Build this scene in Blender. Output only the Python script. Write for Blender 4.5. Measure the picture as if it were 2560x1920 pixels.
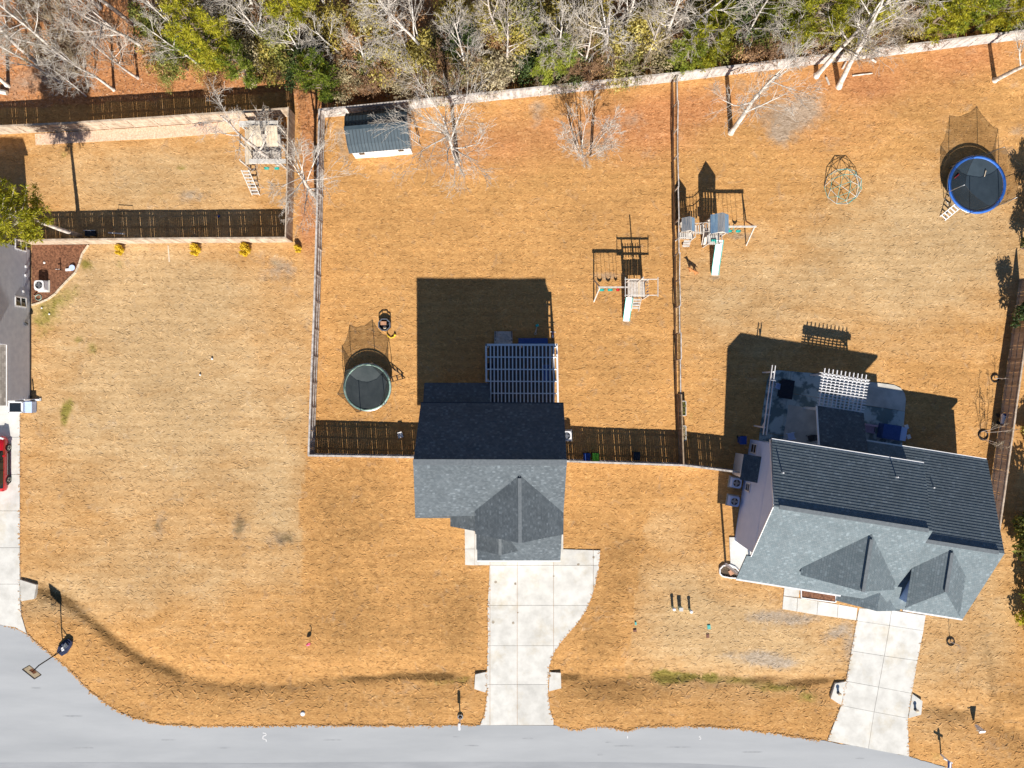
import bpy, math, random
import numpy as np
from mathutils import Vector, Matrix
R = math.radians
SC = bpy.context.scene
for o in list(bpy.data.objects): bpy.data.objects.remove(o)
COL = SC.collection

# ------------------------------------------------------------------ camera
CAM_H, FPX = 61.3, 1778.0          # drone height in metres, focal length in photo pixels
cam_d = bpy.data.cameras.new('camera'); cam = bpy.data.objects.new('camera', cam_d); COL.objects.link(cam)
cam.location = (0, 0, CAM_H); cam_d.sensor_width = 36; cam_d.lens = FPX/2560*36
cam_d.clip_start = 1; cam_d.clip_end = 3000; SC.camera = cam
# ------------------------------------------------------------------ sky, sun, exposure
SUN_EL = R(33.8); SUN_AZ = R(-4.2)   # shadows fall up the picture and a little to the left
w = bpy.data.worlds.new('World'); SC.world = w; w.use_nodes = True
nt = w.node_tree; bg = nt.nodes['Background']; sky = nt.nodes.new('ShaderNodeTexSky')
sky.sky_type = 'NISHITA'; sky.sun_disc = False; sky.sun_elevation = SUN_EL; sky.sun_rotation = R(180)+SUN_AZ
sky.dust_density = 0.0; sky.ozone_density = 6.0; sky.air_density = 1.0
nt.links.new(sky.outputs[0], bg.inputs[0]); bg.inputs[1].default_value = 0.05
sd = bpy.data.lights.new('sun', 'SUN'); sd.energy = 4.9; sd.angle = R(0.5); sd.color = (1.0, .93, .83)
sun = bpy.data.objects.new('sun', sd); COL.objects.link(sun); sun.location = (0, -60, 60)
SDIR = Vector((math.sin(SUN_AZ)*math.cos(SUN_EL), math.cos(SUN_AZ)*math.cos(SUN_EL), -math.sin(SUN_EL)))
sun.rotation_euler = SDIR.to_track_quat('-Z', 'Y').to_euler()
VS = SC.view_settings; VS.view_transform = 'Standard'; VS.look = 'None'; VS.exposure = 0.72; VS.gamma = 1.0
VS.use_curve_mapping = False
SC.cycles.max_bounces = 5; SC.cycles.transparent_max_bounces = 12; SC.cycles.caustics_reflective = False

# ------------------------------------------------------------------ helpers
def P(px, py, h=0.0):
    "world point at height h whose picture falls on photo pixel px,py"
    k = (CAM_H-h)/FPX
    return Vector(((px-1280)*k, (960-py)*k, h))
def on_plane(px, py, a, b, c):
    n = (b-a).cross(c-a); o = Vector((0, 0, CAM_H)); d = P(px, py, 0)-o
    return o + d*((a-o).dot(n)/d.dot(n))

class MB:
    def __init__(s): s.v = []; s.f = []
    def add(s, vs, fs):
        n = len(s.v); s.v += [tuple(v) for v in vs]; s.f += [tuple(i+n for i in f) for f in fs]; return s
    def box(s, c, d, rz=0.0, M=None):
        x, y, z = d[0]/2, d[1]/2, d[2]/2; cs, sn = math.cos(rz), math.sin(rz)
        vs = []
        for sx, sy, sz in ((-1,-1,-1),(1,-1,-1),(1,1,-1),(-1,1,-1),(-1,-1,1),(1,-1,1),(1,1,1),(-1,1,1)):
            a, b = sx*x, sy*y; vs.append(Vector((c[0]+a*cs-b*sn, c[1]+a*sn+b*cs, c[2]+sz*z)))
        if M: vs = [M@v for v in vs]
        return s.add(vs, [(3,2,1,0),(4,5,6,7),(0,1,5,4),(1,2,6,5),(2,3,7,6),(3,0,4,7)])
    def bar(s, p, q, w, h, up=(0,0,1)):
        "beam from p to q, w wide, h deep"
        p, q = Vector(p), Vector(q); d = (q-p).normalized(); up = Vector(up)
        if abs(d.dot(up)) > .98: up = Vector((1,0,0))
        a = d.cross(up).normalized(); b = a.cross(d).normalized(); a *= w/2; b *= h/2
        vs = [p-a-b, p+a-b, p+a+b, p-a+b, q-a-b, q+a-b, q+a+b, q-a+b]
        return s.add(vs, [(3,2,1,0),(4,5,6,7),(0,1,5,4),(1,2,6,5),(2,3,7,6),(3,0,4,7)])
    def tube(s, pts, rad, n=8, cap=True):
        pts = [Vector(p) for p in pts]; m = len(pts)
        if not hasattr(rad, '__len__'): rad = [rad]*m
        vs = []; a = None
        for i in range(m):
            d = (pts[min(i+1,m-1)]-pts[max(i-1,0)])
            if d.length < 1e-6: d = Vector((0,0,1))
            d.normalize()
            if a is None: a = d.orthogonal().normalized()
            else:
                a = a-d*a.dot(d)
                a = a.normalized() if a.length > 1e-5 else d.orthogonal().normalized()
            b = d.cross(a)
            for k in range(n):
                t = 2*math.pi*k/n; vs.append(pts[i]+(a*math.cos(t)+b*math.sin(t))*rad[i])
        fs = [(i*n+k, i*n+(k+1)%n, (i+1)*n+(k+1)%n, (i+1)*n+k) for i in range(m-1) for k in range(n)]
        if cap: fs += [tuple(range(n-1,-1,-1)), tuple(range((m-1)*n, m*n))]
        return s.add(vs, fs)
    def lathe(s, c, prof, n=16):
        "prof: (radius, z) from the bottom up"
        vs = [Vector((c[0]+r*math.cos(2*math.pi*k/n), c[1]+r*math.sin(2*math.pi*k/n), c[2]+z)) for r, z in prof for k in range(n)]
        m = len(prof)
        fs = [(i*n+k, i*n+(k+1)%n, (i+1)*n+(k+1)%n, (i+1)*n+k) for i in range(m-1) for k in range(n)]
        return s.add(vs, fs+[tuple(range(n-1,-1,-1)), tuple(range((m-1)*n, m*n))])
    def poly(s, pts): return s.add(pts, [tuple(range(len(pts)))])
    def prism(s, pts, z0, z1):
        "upright prism over a plan polygon (x,y); counter-clockwise or not"
        ar = sum(pts[i-1][0]*pts[i][1]-pts[i][0]*pts[i-1][1] for i in range(len(pts)))
        if ar < 0: pts = pts[::-1]
        n = len(pts)
        vs = [(p[0], p[1], z0) for p in pts]+[(p[0], p[1], z1) for p in pts]
        return s.add(vs, [tuple(range(n-1,-1,-1)), tuple(range(n, 2*n))]+[(i,(i+1)%n,n+(i+1)%n,n+i) for i in range(n)])
    def slab(s, pts, t):
        "plane polygon thickened downwards by t along its normal"
        pts = [Vector(p) for p in pts]; nn = (pts[1]-pts[0]).cross(pts[2]-pts[0]).normalized()
        if nn.z < 0: pts = pts[::-1]; nn = -nn
        n = len(pts); lo = [p-nn*t for p in pts]
        return s.add(pts+lo, [tuple(range(n)), tuple(range(2*n-1, n-1, -1))]+[((i+1)%n, i, n+i, n+(i+1)%n) for i in range(n)])
    def mesh(s, name='mesh', smooth=False):
        me = bpy.data.meshes.new(name); me.from_pydata(s.v, [], s.f); me.update()
        if smooth: me.polygons.foreach_set('use_smooth', [True]*len(me.polygons))
        return me
    def build(s, name, m, parent=None, smooth=False, **kw):
        return put(name, s.mesh(name, smooth), m, parent, **kw)

def put(name, me, m=None, parent=None, label=None, cat=None, group=None, kind=None):
    o = bpy.data.objects.new(name, me); COL.objects.link(o)
    if m and me is not None and not me.materials: me.materials.append(MAT[m] if isinstance(m, str) else m)
    if parent:
        o.parent = parent
        if parent.type == 'EMPTY' and parent.parent is None: o.matrix_parent_inverse = parent.matrix_basis.inverted()
    tag(o, label, cat, group, kind); return o
def tag(o, label=None, cat=None, group=None, kind=None):
    if label: o['label'] = label
    if cat: o['category'] = cat
    if group: o['group'] = group
    if kind: o['kind'] = kind
    return o
def thing(name, label, cat, loc=(0,0,0), rz=0.0, group=None, kind=None):
    o = bpy.data.objects.new(name, None); COL.objects.link(o); o.empty_display_size = .3
    o.location = loc; o.rotation_euler = (0, 0, rz); return tag(o, label, cat, group, kind)
def copy_tree(root, loc, rz=0, sc=1.0, tilt=None, label=None):
    def cp(o, par):
        c = o.copy(); COL.objects.link(c)
        if par: c.parent = par; c.matrix_parent_inverse = o.matrix_parent_inverse.copy()
        for ch in CH.get(o.name, []): cp(ch, c)
        return c
    r = cp(root, None); r.location = loc; r.rotation_euler = (tilt[0], tilt[1], rz) if tilt else (0, 0, rz)
    r.scale = (sc, sc, sc) if not hasattr(sc, '__len__') else sc
    if label: r['label'] = label
    return r
CH = {}
def remember(root, *kids): CH[root.name] = list(kids)

# ------------------------------------------------------------------ materials
MAT = {}
def _n(t, kind, **kw):
    n = t.nodes.new(kind)
    for k, v in kw.items():
        if k in n.inputs: n.inputs[k].default_value = v
        else: setattr(n, k, v)
    return n
def mk(name, c1, c2=None, rough=.85, scale=6.0, bump=0.0, metal=0.0, detail=5, stretch=None, spec=.3, contrast=(.35,.65), local=False, trans=0.0, coat=0.0, objvar=0.0):
    m = bpy.data.materials.new(name); m.use_nodes = True; t = m.node_tree; L = t.links.new
    b = t.nodes['Principled BSDF']; b.inputs['Roughness'].default_value = rough; b.inputs['Metallic'].default_value = metal
    b.inputs['Specular IOR Level'].default_value = spec; b.inputs['Coat Weight'].default_value = coat
    if c2 is None: c2 = tuple(min(1, c*1.25) for c in c1); c1 = tuple(c*.8 for c in c1)
    if local: src = _n(t, 'ShaderNodeTexCoord').outputs['Object']
    else: src = _n(t, 'ShaderNodeNewGeometry').outputs['Position']
    if stretch:
        mp = _n(t, 'ShaderNodeMapping'); mp.inputs['Scale'].default_value = stretch; L(src, mp.inputs[0]); src = mp.outputs[0]
    no = _n(t, 'ShaderNodeTexNoise', Scale=scale, Detail=detail, Roughness=.6); L(src, no.inputs['Vector'])
    rp = _n(t, 'ShaderNodeValToRGB'); L(no.outputs[0], rp.inputs[0])
    rp.color_ramp.elements[0].position = contrast[0]; rp.color_ramp.elements[1].position = contrast[1]
    rp.color_ramp.elements[0].color = (*c1, 1); rp.color_ramp.elements[1].color = (*c2, 1)
    L(rp.outputs[0], b.inputs['Base Color'])
    if objvar:
        oi = _n(t, 'ShaderNodeObjectInfo'); mr = _n(t, 'ShaderNodeMapRange'); mr.inputs[3].default_value = 1-objvar; mr.inputs[4].default_value = 1+objvar; L(oi.outputs['Random'], mr.inputs[0])
        n2 = _n(t, 'ShaderNodeTexNoise', Scale=.35, Detail=6, Roughness=.7); L(src, n2.inputs['Vector']); m3 = _n(t, 'ShaderNodeMapRange'); m3.inputs[1].default_value = .52; m3.inputs[2].default_value = .75; L(n2.outputs[0], m3.inputs[0])
        mx = _n(t, 'ShaderNodeMix', data_type='RGBA', blend_type='MULTIPLY'); mx.inputs[0].default_value = 1.0; L(rp.outputs[0], mx.inputs[6]); L(mr.outputs[0], mx.inputs[7])
        m4 = _n(t, 'ShaderNodeMix', data_type='RGBA', blend_type='MULTIPLY'); L(m3.outputs[0], m4.inputs[0]); L(mx.outputs[2], m4.inputs[6]); m4.inputs[7].default_value = (.86,.78,.64,1); L(m4.outputs[2], b.inputs['Base Color'])
    if bump:
        bp = _n(t, 'ShaderNodeBump', Strength=bump, Distance=.03); L(no.outputs[0], bp.inputs['Height']); L(bp.outputs[0], b.inputs['Normal'])
    if trans:
        tr = _n(t, 'ShaderNodeBsdfTranslucent'); L(rp.outputs[0], tr.inputs[0]); mx = _n(t, 'ShaderNodeMixShader'); mx.inputs[0].default_value = trans
        L(b.outputs[0], mx.inputs[1]); L(tr.outputs[0], mx.inputs[2]); L(mx.outputs[0], t.nodes['Material Output'].inputs[0])
    MAT[name] = m; return m
def leafmat(name, cols, trans=.25, scale=1.3):
    "foliage: clump-sized light and dark drifts plus leaf-to-leaf changes and a tint of its own for each plant"
    m = bpy.data.materials.new(name); m.use_nodes = True; t = m.node_tree; L = t.links.new
    b = t.nodes['Principled BSDF']; b.inputs['Roughness'].default_value = .6; b.inputs['Specular IOR Level'].default_value = .25
    g = _n(t, 'ShaderNodeNewGeometry'); n1 = _n(t, 'ShaderNodeTexNoise', Scale=scale, Detail=2)
    L(g.outputs['Position'], n1.inputs['Vector'])
    oi = _n(t, 'ShaderNodeObjectInfo')
    a1 = _n(t, 'ShaderNodeMath', operation='MULTIPLY'); a1.inputs[1].default_value = .45; L(g.outputs['Random Per Island'], a1.inputs[0])
    a2 = _n(t, 'ShaderNodeMath', operation='MULTIPLY_ADD'); a2.inputs[1].default_value = .55; L(n1.outputs[0], a2.inputs[0]); L(a1.outputs[0], a2.inputs[2])
    a3 = _n(t, 'ShaderNodeMath', operation='MULTIPLY_ADD'); a3.inputs[1].default_value = .3; L(oi.outputs['Random'], a3.inputs[0]); L(a2.outputs[0], a3.inputs[2])
    a4 = _n(t, 'ShaderNodeMath', operation='SUBTRACT'); a4.inputs[1].default_value = .12; L(a3.outputs[0], a4.inputs[0])
    rp = _n(t, 'ShaderNodeValToRGB'); L(a4.outputs[0], rp.inputs[0]); e = rp.color_ramp.elements
    k = len(cols)
    while len(e) < k: e.new(.5)
    for i, c in enumerate(cols): e[i].position = .15+.7*i/(k-1); e[i].color = (*c, 1)
    L(rp.outputs[0], b.inputs['Base Color'])
    tr = _n(t, 'ShaderNodeBsdfTranslucent'); L(rp.outputs[0], tr.inputs[0]); mx = _n(t, 'ShaderNodeMixShader'); mx.inputs[0].default_value = trans
    L(b.outputs[0], mx.inputs[1]); L(tr.outputs[0], mx.inputs[2]); L(mx.outputs[0], t.nodes['Material Output'].inputs[0])
    MAT[name] = m
def shingle(name, c_lo, c_hi, bw=.32, bh=.145, speck=.5, speckcol=None):
    "asphalt shingle tabs laid out along each slope by its own map"
    m = bpy.data.materials.new(name); m.use_nodes = True; t = m.node_tree; L = t.links.new
    b = t.nodes['Principled BSDF']; b.inputs['Roughness'].default_value = .9; b.inputs['Specular IOR Level'].default_value = .2
    uv = _n(t, 'ShaderNodeUVMap', uv_map='UVMap')
    br = _n(t, 'ShaderNodeTexBrick', Scale=1.0); br.inputs['Brick Width'].default_value = bw; br.inputs['Row Height'].default_value = bh
    br.inputs['Mortar Size'].default_value = .006; br.inputs['Mortar Smooth'].default_value = .3; br.inputs['Bias'].default_value = -.1
    br.inputs['Color1'].default_value = (*c_lo, 1); br.inputs['Color2'].default_value = (*c_hi, 1)
    br.inputs['Mortar'].default_value = (*[c*.55 for c in c_lo], 1); L(uv.outputs[0], br.inputs[0])
    # scattered paler tabs
    dv = _n(t, 'ShaderNodeMapping'); dv.inputs['Scale'].default_value = (1/bw, 1/bh, 1); L(uv.outputs[0], dv.inputs[0])
    fl = _n(t, 'ShaderNodeVectorMath', operation='FLOOR'); L(dv.outputs[0], fl.inputs[0])
    wn = _n(t, 'ShaderNodeTexWhiteNoise', noise_dimensions='2D'); L(fl.outputs[0], wn.inputs['Vector'])
    rp = _n(t, 'ShaderNodeMapRange'); rp.inputs['From Min'].default_value = .86; rp.inputs['From Max'].default_value = 1.0; L(wn.outputs['Value'], rp.inputs['Value'])
    ms = _n(t, 'ShaderNodeMath', operation='MULTIPLY'); ms.inputs[1].default_value = speck; L(rp.outputs[0], ms.inputs[0])
    mx = _n(t, 'ShaderNodeMix', data_type='RGBA'); L(ms.outputs[0], mx.inputs[0]); L(br.outputs['Color'], mx.inputs[6])
    mx.inputs[7].default_value = (*(speckcol or [min(1, c*2.0) for c in c_hi]), 1)
    g = _n(t, 'ShaderNodeNewGeometry'); no = _n(t, 'ShaderNodeTexNoise', Scale=.7, Detail=6, Roughness=.65); L(g.outputs['Position'], no.inputs['Vector'])
    mr = _n(t, 'ShaderNodeMapRange'); mr.inputs['To Min'].default_value = .72; mr.inputs['To Max'].default_value = 1.28; L(no.outputs[0], mr.inputs['Value'])
    m2 = _n(t, 'ShaderNodeMix', data_type='RGBA', blend_type='MULTIPLY'); m2.inputs[0].default_value = 1.0
    L(mx.outputs[2], m2.inputs[6]); L(mr.outputs[0], m2.inputs[7]); L(m2.outputs[2], b.inputs['Base Color'])
    MAT[name] = m
def glassmat(name, c, rough=.08):
    m = bpy.data.materials.new(name); m.use_nodes = True; b = m.node_tree.nodes['Principled BSDF']
    b.inputs['Base Color'].default_value = (*c, 1); b.inputs['Roughness'].default_value = rough; b.inputs['Specular IOR Level'].default_value = .8
    MAT[name] = m
def netmat(name, c, alpha):
    m = bpy.data.materials.new(name); m.use_nodes = True; t = m.node_tree; L = t.links.new
    d = _n(t, 'ShaderNodeBsdfDiffuse'); d.inputs[0].default_value = (*c, 1); tr = _n(t, 'ShaderNodeBsdfTransparent')
    g = _n(t, 'ShaderNodeNewGeometry'); no = _n(t, 'ShaderNodeTexNoise', Scale=2.2, Detail=3); L(g.outputs['Position'], no.inputs['Vector'])
    mr = _n(t, 'ShaderNodeMapRange'); mr.inputs['To Min'].default_value = alpha-.14; mr.inputs['To Max'].default_value = alpha+.14; L(no.outputs[0], mr.inputs['Value'])
    mx = _n(t, 'ShaderNodeMixShader'); L(mr.outputs[0], mx.inputs[0]); L(tr.outputs[0], mx.inputs[1]); L(d.outputs[0], mx.inputs[2])
    L(mx.outputs[0], t.nodes['Material Output'].inputs[0]); MAT[name] = m

mk('concrete', (.51,.50,.465), (.67,.66,.62), rough=.9, scale=.9, bump=.03, detail=9, contrast=(.3,.62), objvar=.05)
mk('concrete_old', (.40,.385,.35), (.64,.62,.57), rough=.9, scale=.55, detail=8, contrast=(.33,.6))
mk('concrete_wet_shade', (.15,.205,.21), (.47,.55,.55), rough=.6, scale=.7, detail=10, contrast=(.46,.54))  # damp patches, plus a teal tint standing in for house shade
mk('asphalt', (.335,.352,.37), (.415,.432,.448), rough=.9, scale=.35, bump=.04, detail=10, contrast=(.3,.7), stretch=(.25,1.4,1))
mk('asphalt_dark', (.27,.285,.305), (.35,.365,.385), rough=.9, scale=.5, bump=.04, detail=10, stretch=(.3,1.5,1))
mk('asphalt_stain', (.28,.295,.31), (.37,.385,.40), rough=.9, scale=2.5, detail=8)
mk('fence_grey', (.30,.27,.25), (.62,.58,.55), rough=.9, scale=3.0, detail=8, stretch=(1,1,.25), bump=.1)
mk('fence_tan', (.33,.25,.18), (.56,.46,.36), rough=.9, scale=3.0, detail=8, stretch=(1,1,.25), bump=.1)
mk('fence_brown', (.24,.17,.11), (.40,.30,.20), rough=.9, scale=3.0, detail=8, stretch=(1,1,.25), bump=.1)
mk('wood_white', (.74,.74,.76), (.82,.82,.82), rough=.5, scale=4)
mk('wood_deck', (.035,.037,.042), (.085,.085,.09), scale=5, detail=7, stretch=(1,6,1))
mk('wood_play', (.40,.36,.32), (.62,.57,.52), scale=5, detail=7)
mk('wood_tan', (.52,.42,.30), (.66,.56,.43), scale=3, detail=6)
mk('play_roof', (.16,.19,.23), (.38,.38,.38), scale=3.5, detail=5, stretch=(3.5,.35,1))
mk('play_roof_blue', (.12,.22,.36), (.25,.38,.50), scale=3.5, detail=5, stretch=(3.5,.35,1))
mk('siding_grey', (.43,.46,.53), (.51,.54,.60), rough=.7, scale=2)
mk('siding_lilac', (.48,.61,.88), (.54,.66,.92), rough=.6, scale=1.2)
mk('siding_pale', (.52,.51,.48), (.60,.59,.56), rough=.7, scale=2)
mk('trim_white', (.74,.74,.74), (.82,.82,.82), rough=.5, scale=3)
mk('trim_dark', (.05,.055,.065), (.08,.085,.095), rough=.5)
mk('steel', (.32,.34,.36), (.5,.52,.54), rough=.35, metal=.8, scale=8)
mk('black_paint', (.012,.012,.014), (.025,.025,.028), rough=.5)
mk('rubber', (.015,.015,.016), (.03,.03,.03), rough=.8)
mk('white_plastic', (.72,.73,.75), (.82,.82,.83), rough=.35)
mk('teal_plastic', (.03,.42,.38), (.05,.52,.45), rough=.35)
mk('blue_plastic', (.02,.06,.28), (.03,.09,.36), rough=.35)
mk('green_plastic', (.16,.62,.05), (.22,.72,.07), rough=.35)
mk('dark_plastic', (.015,.02,.03), (.03,.035,.05), rough=.4)
mk('yellow_plastic', (.72,.50,.03), (.82,.60,.05), rough=.35)
mk('pink_plastic', (.75,.10,.20), (.85,.16,.26), rough=.35)
mk('red_plastic', (.55,.03,.04), (.66,.05,.06), rough=.35)
mk('purple_plastic', (.25,.12,.5), (.32,.18,.6), rough=.35)
mk('blue_pad', (.03,.13,.52), (.05,.18,.62), rough=.45, scale=3)
mk('green_pad', (.20,.38,.30), (.45,.58,.52), rough=.5, scale=5)
mk('mat_blue', (.035,.055,.075), (.05,.075,.10), rough=.75, scale=.8)
mk('mat_grey', (.05,.065,.07), (.075,.09,.095), rough=.75, scale=.8)
mk('fabric_blue', (.03,.075,.24), (.05,.10,.30), rough=.7)
mk('fabric_pink', (.42,.30,.40), (.50,.37,.46), rough=.8)
mk('fabric_dark', (.012,.014,.025), (.025,.028,.04), rough=.8)
mk('shed_roof', (.042,.066,.086), (.058,.084,.105), rough=.55, spec=.3, scale=2)
mk('shed_rib', (.022,.034,.045), (.03,.044,.056), rough=.55, spec=.3)
mk('mulch', (.085,.036,.02), (.27,.125,.068), scale=7, detail=8, bump=.5)
mk('soil', (.05,.035,.022), (.14,.10,.065), scale=9, detail=8, bump=.6)
mk('gravel_pale', (.55,.36,.24), (.80,.60,.45), scale=9, detail=8, bump=.3)
mk('brick_red', (.42,.22,.13), (.55,.30,.19), scale=4)
mk('bark_pale', (.36,.31,.27), (.66,.60,.55), rough=.9, scale=2.2, detail=6, bump=.3, contrast=(.38,.6))
mk('bark_white', (.40,.365,.325), (.72,.68,.63), rough=.9, scale=2.2, detail=6, bump=.3, contrast=(.38,.58))
mk('bark_brown', (.15,.11,.08), (.30,.24,.19), rough=.95, scale=3, detail=6, bump=.4)
mk('twig_grey', (.33,.285,.24), (.60,.54,.47), rough=.95, scale=.8)
mk('twig_white', (.38,.345,.30), (.66,.615,.55), rough=.95, scale=.8)
mk('twig_rust', (.22,.12,.065), (.42,.27,.16), rough=.95, scale=.8)
mk('twig_dun', (.24,.19,.12), (.46,.38,.27), rough=.95, scale=.8)
leafmat('leaf_green', [(.03,.045,.010),(.095,.115,.02),(.22,.225,.04),(.44,.43,.14)])
leafmat('leaf_olive', [(.08,.066,.018),(.22,.175,.035),(.42,.34,.065),(.66,.58,.22)])
leafmat('leaf_dark', [(.012,.026,.010),(.035,.065,.018),(.085,.125,.03),(.22,.26,.09)])
leafmat('litter', [(.22,.10,.05),(.36,.17,.085),(.52,.29,.16),(.66,.44,.28)], trans=0)
leafmat('leaf_rust', [(.11,.055,.028),(.28,.145,.065),(.44,.26,.125),(.58,.40,.22)])
leafmat('leaf_dun', [(.13,.105,.055),(.30,.245,.125),(.47,.40,.24),(.62,.55,.37)])
leafmat('leaf_yellow', [(.35,.22,.01),(.66,.44,.02),(.86,.62,.05)], trans=.15)
leafmat('needle', [(.07,.095,.010),(.21,.235,.018),(.43,.41,.028),(.64,.58,.06)], trans=.4, scale=.9)
leafmat('needle_fresh', [(.04,.075,.012),(.14,.20,.022),(.31,.37,.045),(.48,.50,.09)], trans=.4, scale=.9)
shingle('roof_grey', (.084,.102,.117), (.120,.141,.158), speck=.4, bw=.19)
shingle('roof_pale', (.135,.172,.192), (.175,.209,.228), speck=.3, bw=.19, bh=.17)
shingle('roof_tan', (.20,.175,.15), (.28,.25,.22), speck=.3)
mk('ridge_cap', (.125,.145,.16), (.17,.19,.205), scale=5)
mk('wood_frame', (.46,.44,.41), (.66,.63,.59), scale=4, detail=6)
mk('bar_teal', (.04,.30,.29), (.06,.40,.37), rough=.5)
mk('bar_pale', (.45,.48,.48), (.6,.62,.6), rough=.5)
glassmat('glass', (.015,.02,.025)); glassmat('glass_car', (.02,.025,.022))
mk('car_red', (.52,.008,.016), (.56,.012,.02), rough=.25, coat=.6, spec=.5)
mk('alloy', (.45,.42,.36), (.6,.57,.5), rough=.3, metal=.6)
netmat('net', (.02,.02,.018), .40); netmat('net_green', (.05,.062,.055), .5)
mk('dog_fur', (.42,.15,.05), (.58,.25,.09), rough=.95, scale=14)
mk('lid_teal', (.08,.40,.36), (.12,.48,.43), rough=.6)
mk('lid_brown', (.16,.075,.055), (.22,.11,.08))
mk('paint_white', (.68,.68,.68), (.80,.80,.80), rough=.8, scale=9)
mk('acrylic', (.66,.62,.52), (.74,.70,.60), rough=.3, trans=.6)
mk('base_navy', (.02,.03,.07), (.04,.05,.10), rough=.5)
mk('stain_oil', (.26,.215,.16), (.43,.38,.31), scale=3)
# ------------------------------------------------------------------ ground
def px2(pts): return [tuple(P(*p)[:2]) for p in pts]
def inpoly(X, Y, poly):
    ins = np.zeros(X.shape, bool); n = len(poly)
    for i in range(n):
        x1, y1 = poly[i-1]; x2, y2 = poly[i]
        c = ((y1 > Y) != (y2 > Y)); d = (y2-y1) if abs(y2-y1) > 1e-9 else 1e-9
        ins ^= c & (X < (x2-x1)*(Y-y1)/d+x1)
    return ins
def dist_line(X, Y, pl):
    D = np.full(X.shape, 1e9)
    for (x1, y1), (x2, y2) in zip(pl[:-1], pl[1:]):
        dx, dy = x2-x1, y2-y1; t = np.clip(((X-x1)*dx+(Y-y1)*dy)/(dx*dx+dy*dy), 0, 1)
        D = np.minimum(D, np.hypot(X-x1-t*dx, Y-y1-t*dy))
    return D
ROAD_EDGE0 = [(-900,1640),(-420,1585),(-150,1560),(0,1563),(40,1570),(67,1585),(100,1614),(140,1646),(190,1690),(225,1729),(280,1769),(330,1794),(400,1811),(470,1815),
  (600,1816),(760,1813),(960,1815),(1200,1813),(1390,1814),(1425,1822),(1452,1824),(1472,1818),(1500,1817),(1535,1820),(1560,1827),(1578,1826),(1592,1819),(1640,1816),(1750,1817),(1850,1822),
  (1960,1838),(2070,1854),(2180,1873),(2275,1892),(2340,1912),(2400,1926),(2560,1962),(2900,2060),(3600,2300)]
_rr = random.Random(5); ROAD_EDGE = []
for _a, _b in zip(ROAD_EDGE0[:-1], ROAD_EDGE0[1:]):
    _m = max(1, int(math.hypot(_b[0]-_a[0], _b[1]-_a[1])/9)) if 0 <= _a[0] < 2560 else 1
    for _k in range(_m):
        _j = _rr.gauss(0, .9) if (_k and not 1195 < _a[0] < 1385) else 0
        ROAD_EDGE.append((_a[0]+(_b[0]-_a[0])*_k/_m, _a[1]+(_b[1]-_a[1])*_k/_m+_j))
ROAD_EDGE.append(ROAD_EDGE0[-1])
SEAM = [(-900,1915),(0,1907),(300,1906),(640,1908),(960,1905),(1400,1905),(1700,1908),(1840,1914),(2000,1925),(2250,1950),(2560,2010),(2900,2090),(3600,2330)]
SOUTH = [(-900,2280),(640,2110),(1400,2105),(2000,2130),(2560,2240),(3600,2600)]
DRIVE_C = [(1187,1330),(1408,1330),(1408,1373),(1500,1376),(1499,1400),(1497,1420),(1490,1455),(1480,1490),(1466,1525),(1440,1562),(1405,1602),(1385,1632),(1373,1665),(1372,1690),(1370,1730),
  (1375,1775),(1388,1812),(1200,1812),(1212,1785),(1218,1733),(1217,1690),(1220,1600),(1219,1520),(1223,1450),(1224,1413),(1187,1413)]
q = lambda X, Y: (1960+X/3.687, 1470+Y/3.687)
q3 = lambda X, Y: (1780+X/2.836, 1080+Y/2.836)
q2 = lambda X, Y: (1780+X/2.836, 780+Y/2.836)
DR_L = [(690,185),(668,302),(620,578),(570,857),(525,1080),(398,1405)]
DR_M = [(990,205),(970,345),(922,625),(870,912),(828,1140),(775,1478)]
DR_R = [(1305,252),(1283,392),(1230,668),(1177,970),(1140,1198),(1153,1551)]
DRIVE_R = [q(*p) for p in DR_L]+[q(*p) for p in DR_M[-1:]]+[q(*p) for p in DR_R[::-1]]
DRIVE_L = [(-260,1000),(50,1000),(50,1500),(54,1540),(67,1583),(40,1568),(0,1561),(-150,1558),(-260,1566)]
PATIO_R = [q2(*p) for p in [(325,960),(350,760),(392,480),(410,435),(460,412),(790,440),(1115,495),(1290,518),(1335,540),(1362,575),(1372,615),(1340,1010),(900,1010)]]
WALK_C = [(1162,1322),(1187,1322),(1187,1413),(1163,1412)]
SWALES = [[(70,1478),(110,1484),(160,1505),(205,1540),(250,1577),(300,1618),(345,1650),(440,1692),(560,1714),(680,1716),(760,1712),(850,1700),(960,1697),(1060,1695),(1175,1697)],
          [(1415,1697),(1500,1704),(1620,1694),(1720,1693),(1800,1696),(1900,1702),(1990,1712),(2060,1724)],
          [(2320,1770),(2400,1786),(2480,1812),(2560,1845),(2800,1940)]]
RE = px2(ROAD_EDGE); ROADPOLY = RE+px2(SOUTH[::-1])
def axis(lo, hi, st, far):
    a = list(np.arange(lo, hi+1e-6, st)); d = st; l = []; x = hi
    while x < far: d *= 1.35; x += d; l.append(x)
    s = []; d = st; x = lo
    while x > -far: d *= 1.35; x -= d; s.append(x)
    return np.array(s[::-1]+a+l)
GX = axis(-49, 49, .27, 900); GY = axis(-40, 42, .27, 900)
XX, YY = np.meshgrid(GX, GY)
rng = np.random.default_rng(7)
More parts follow.
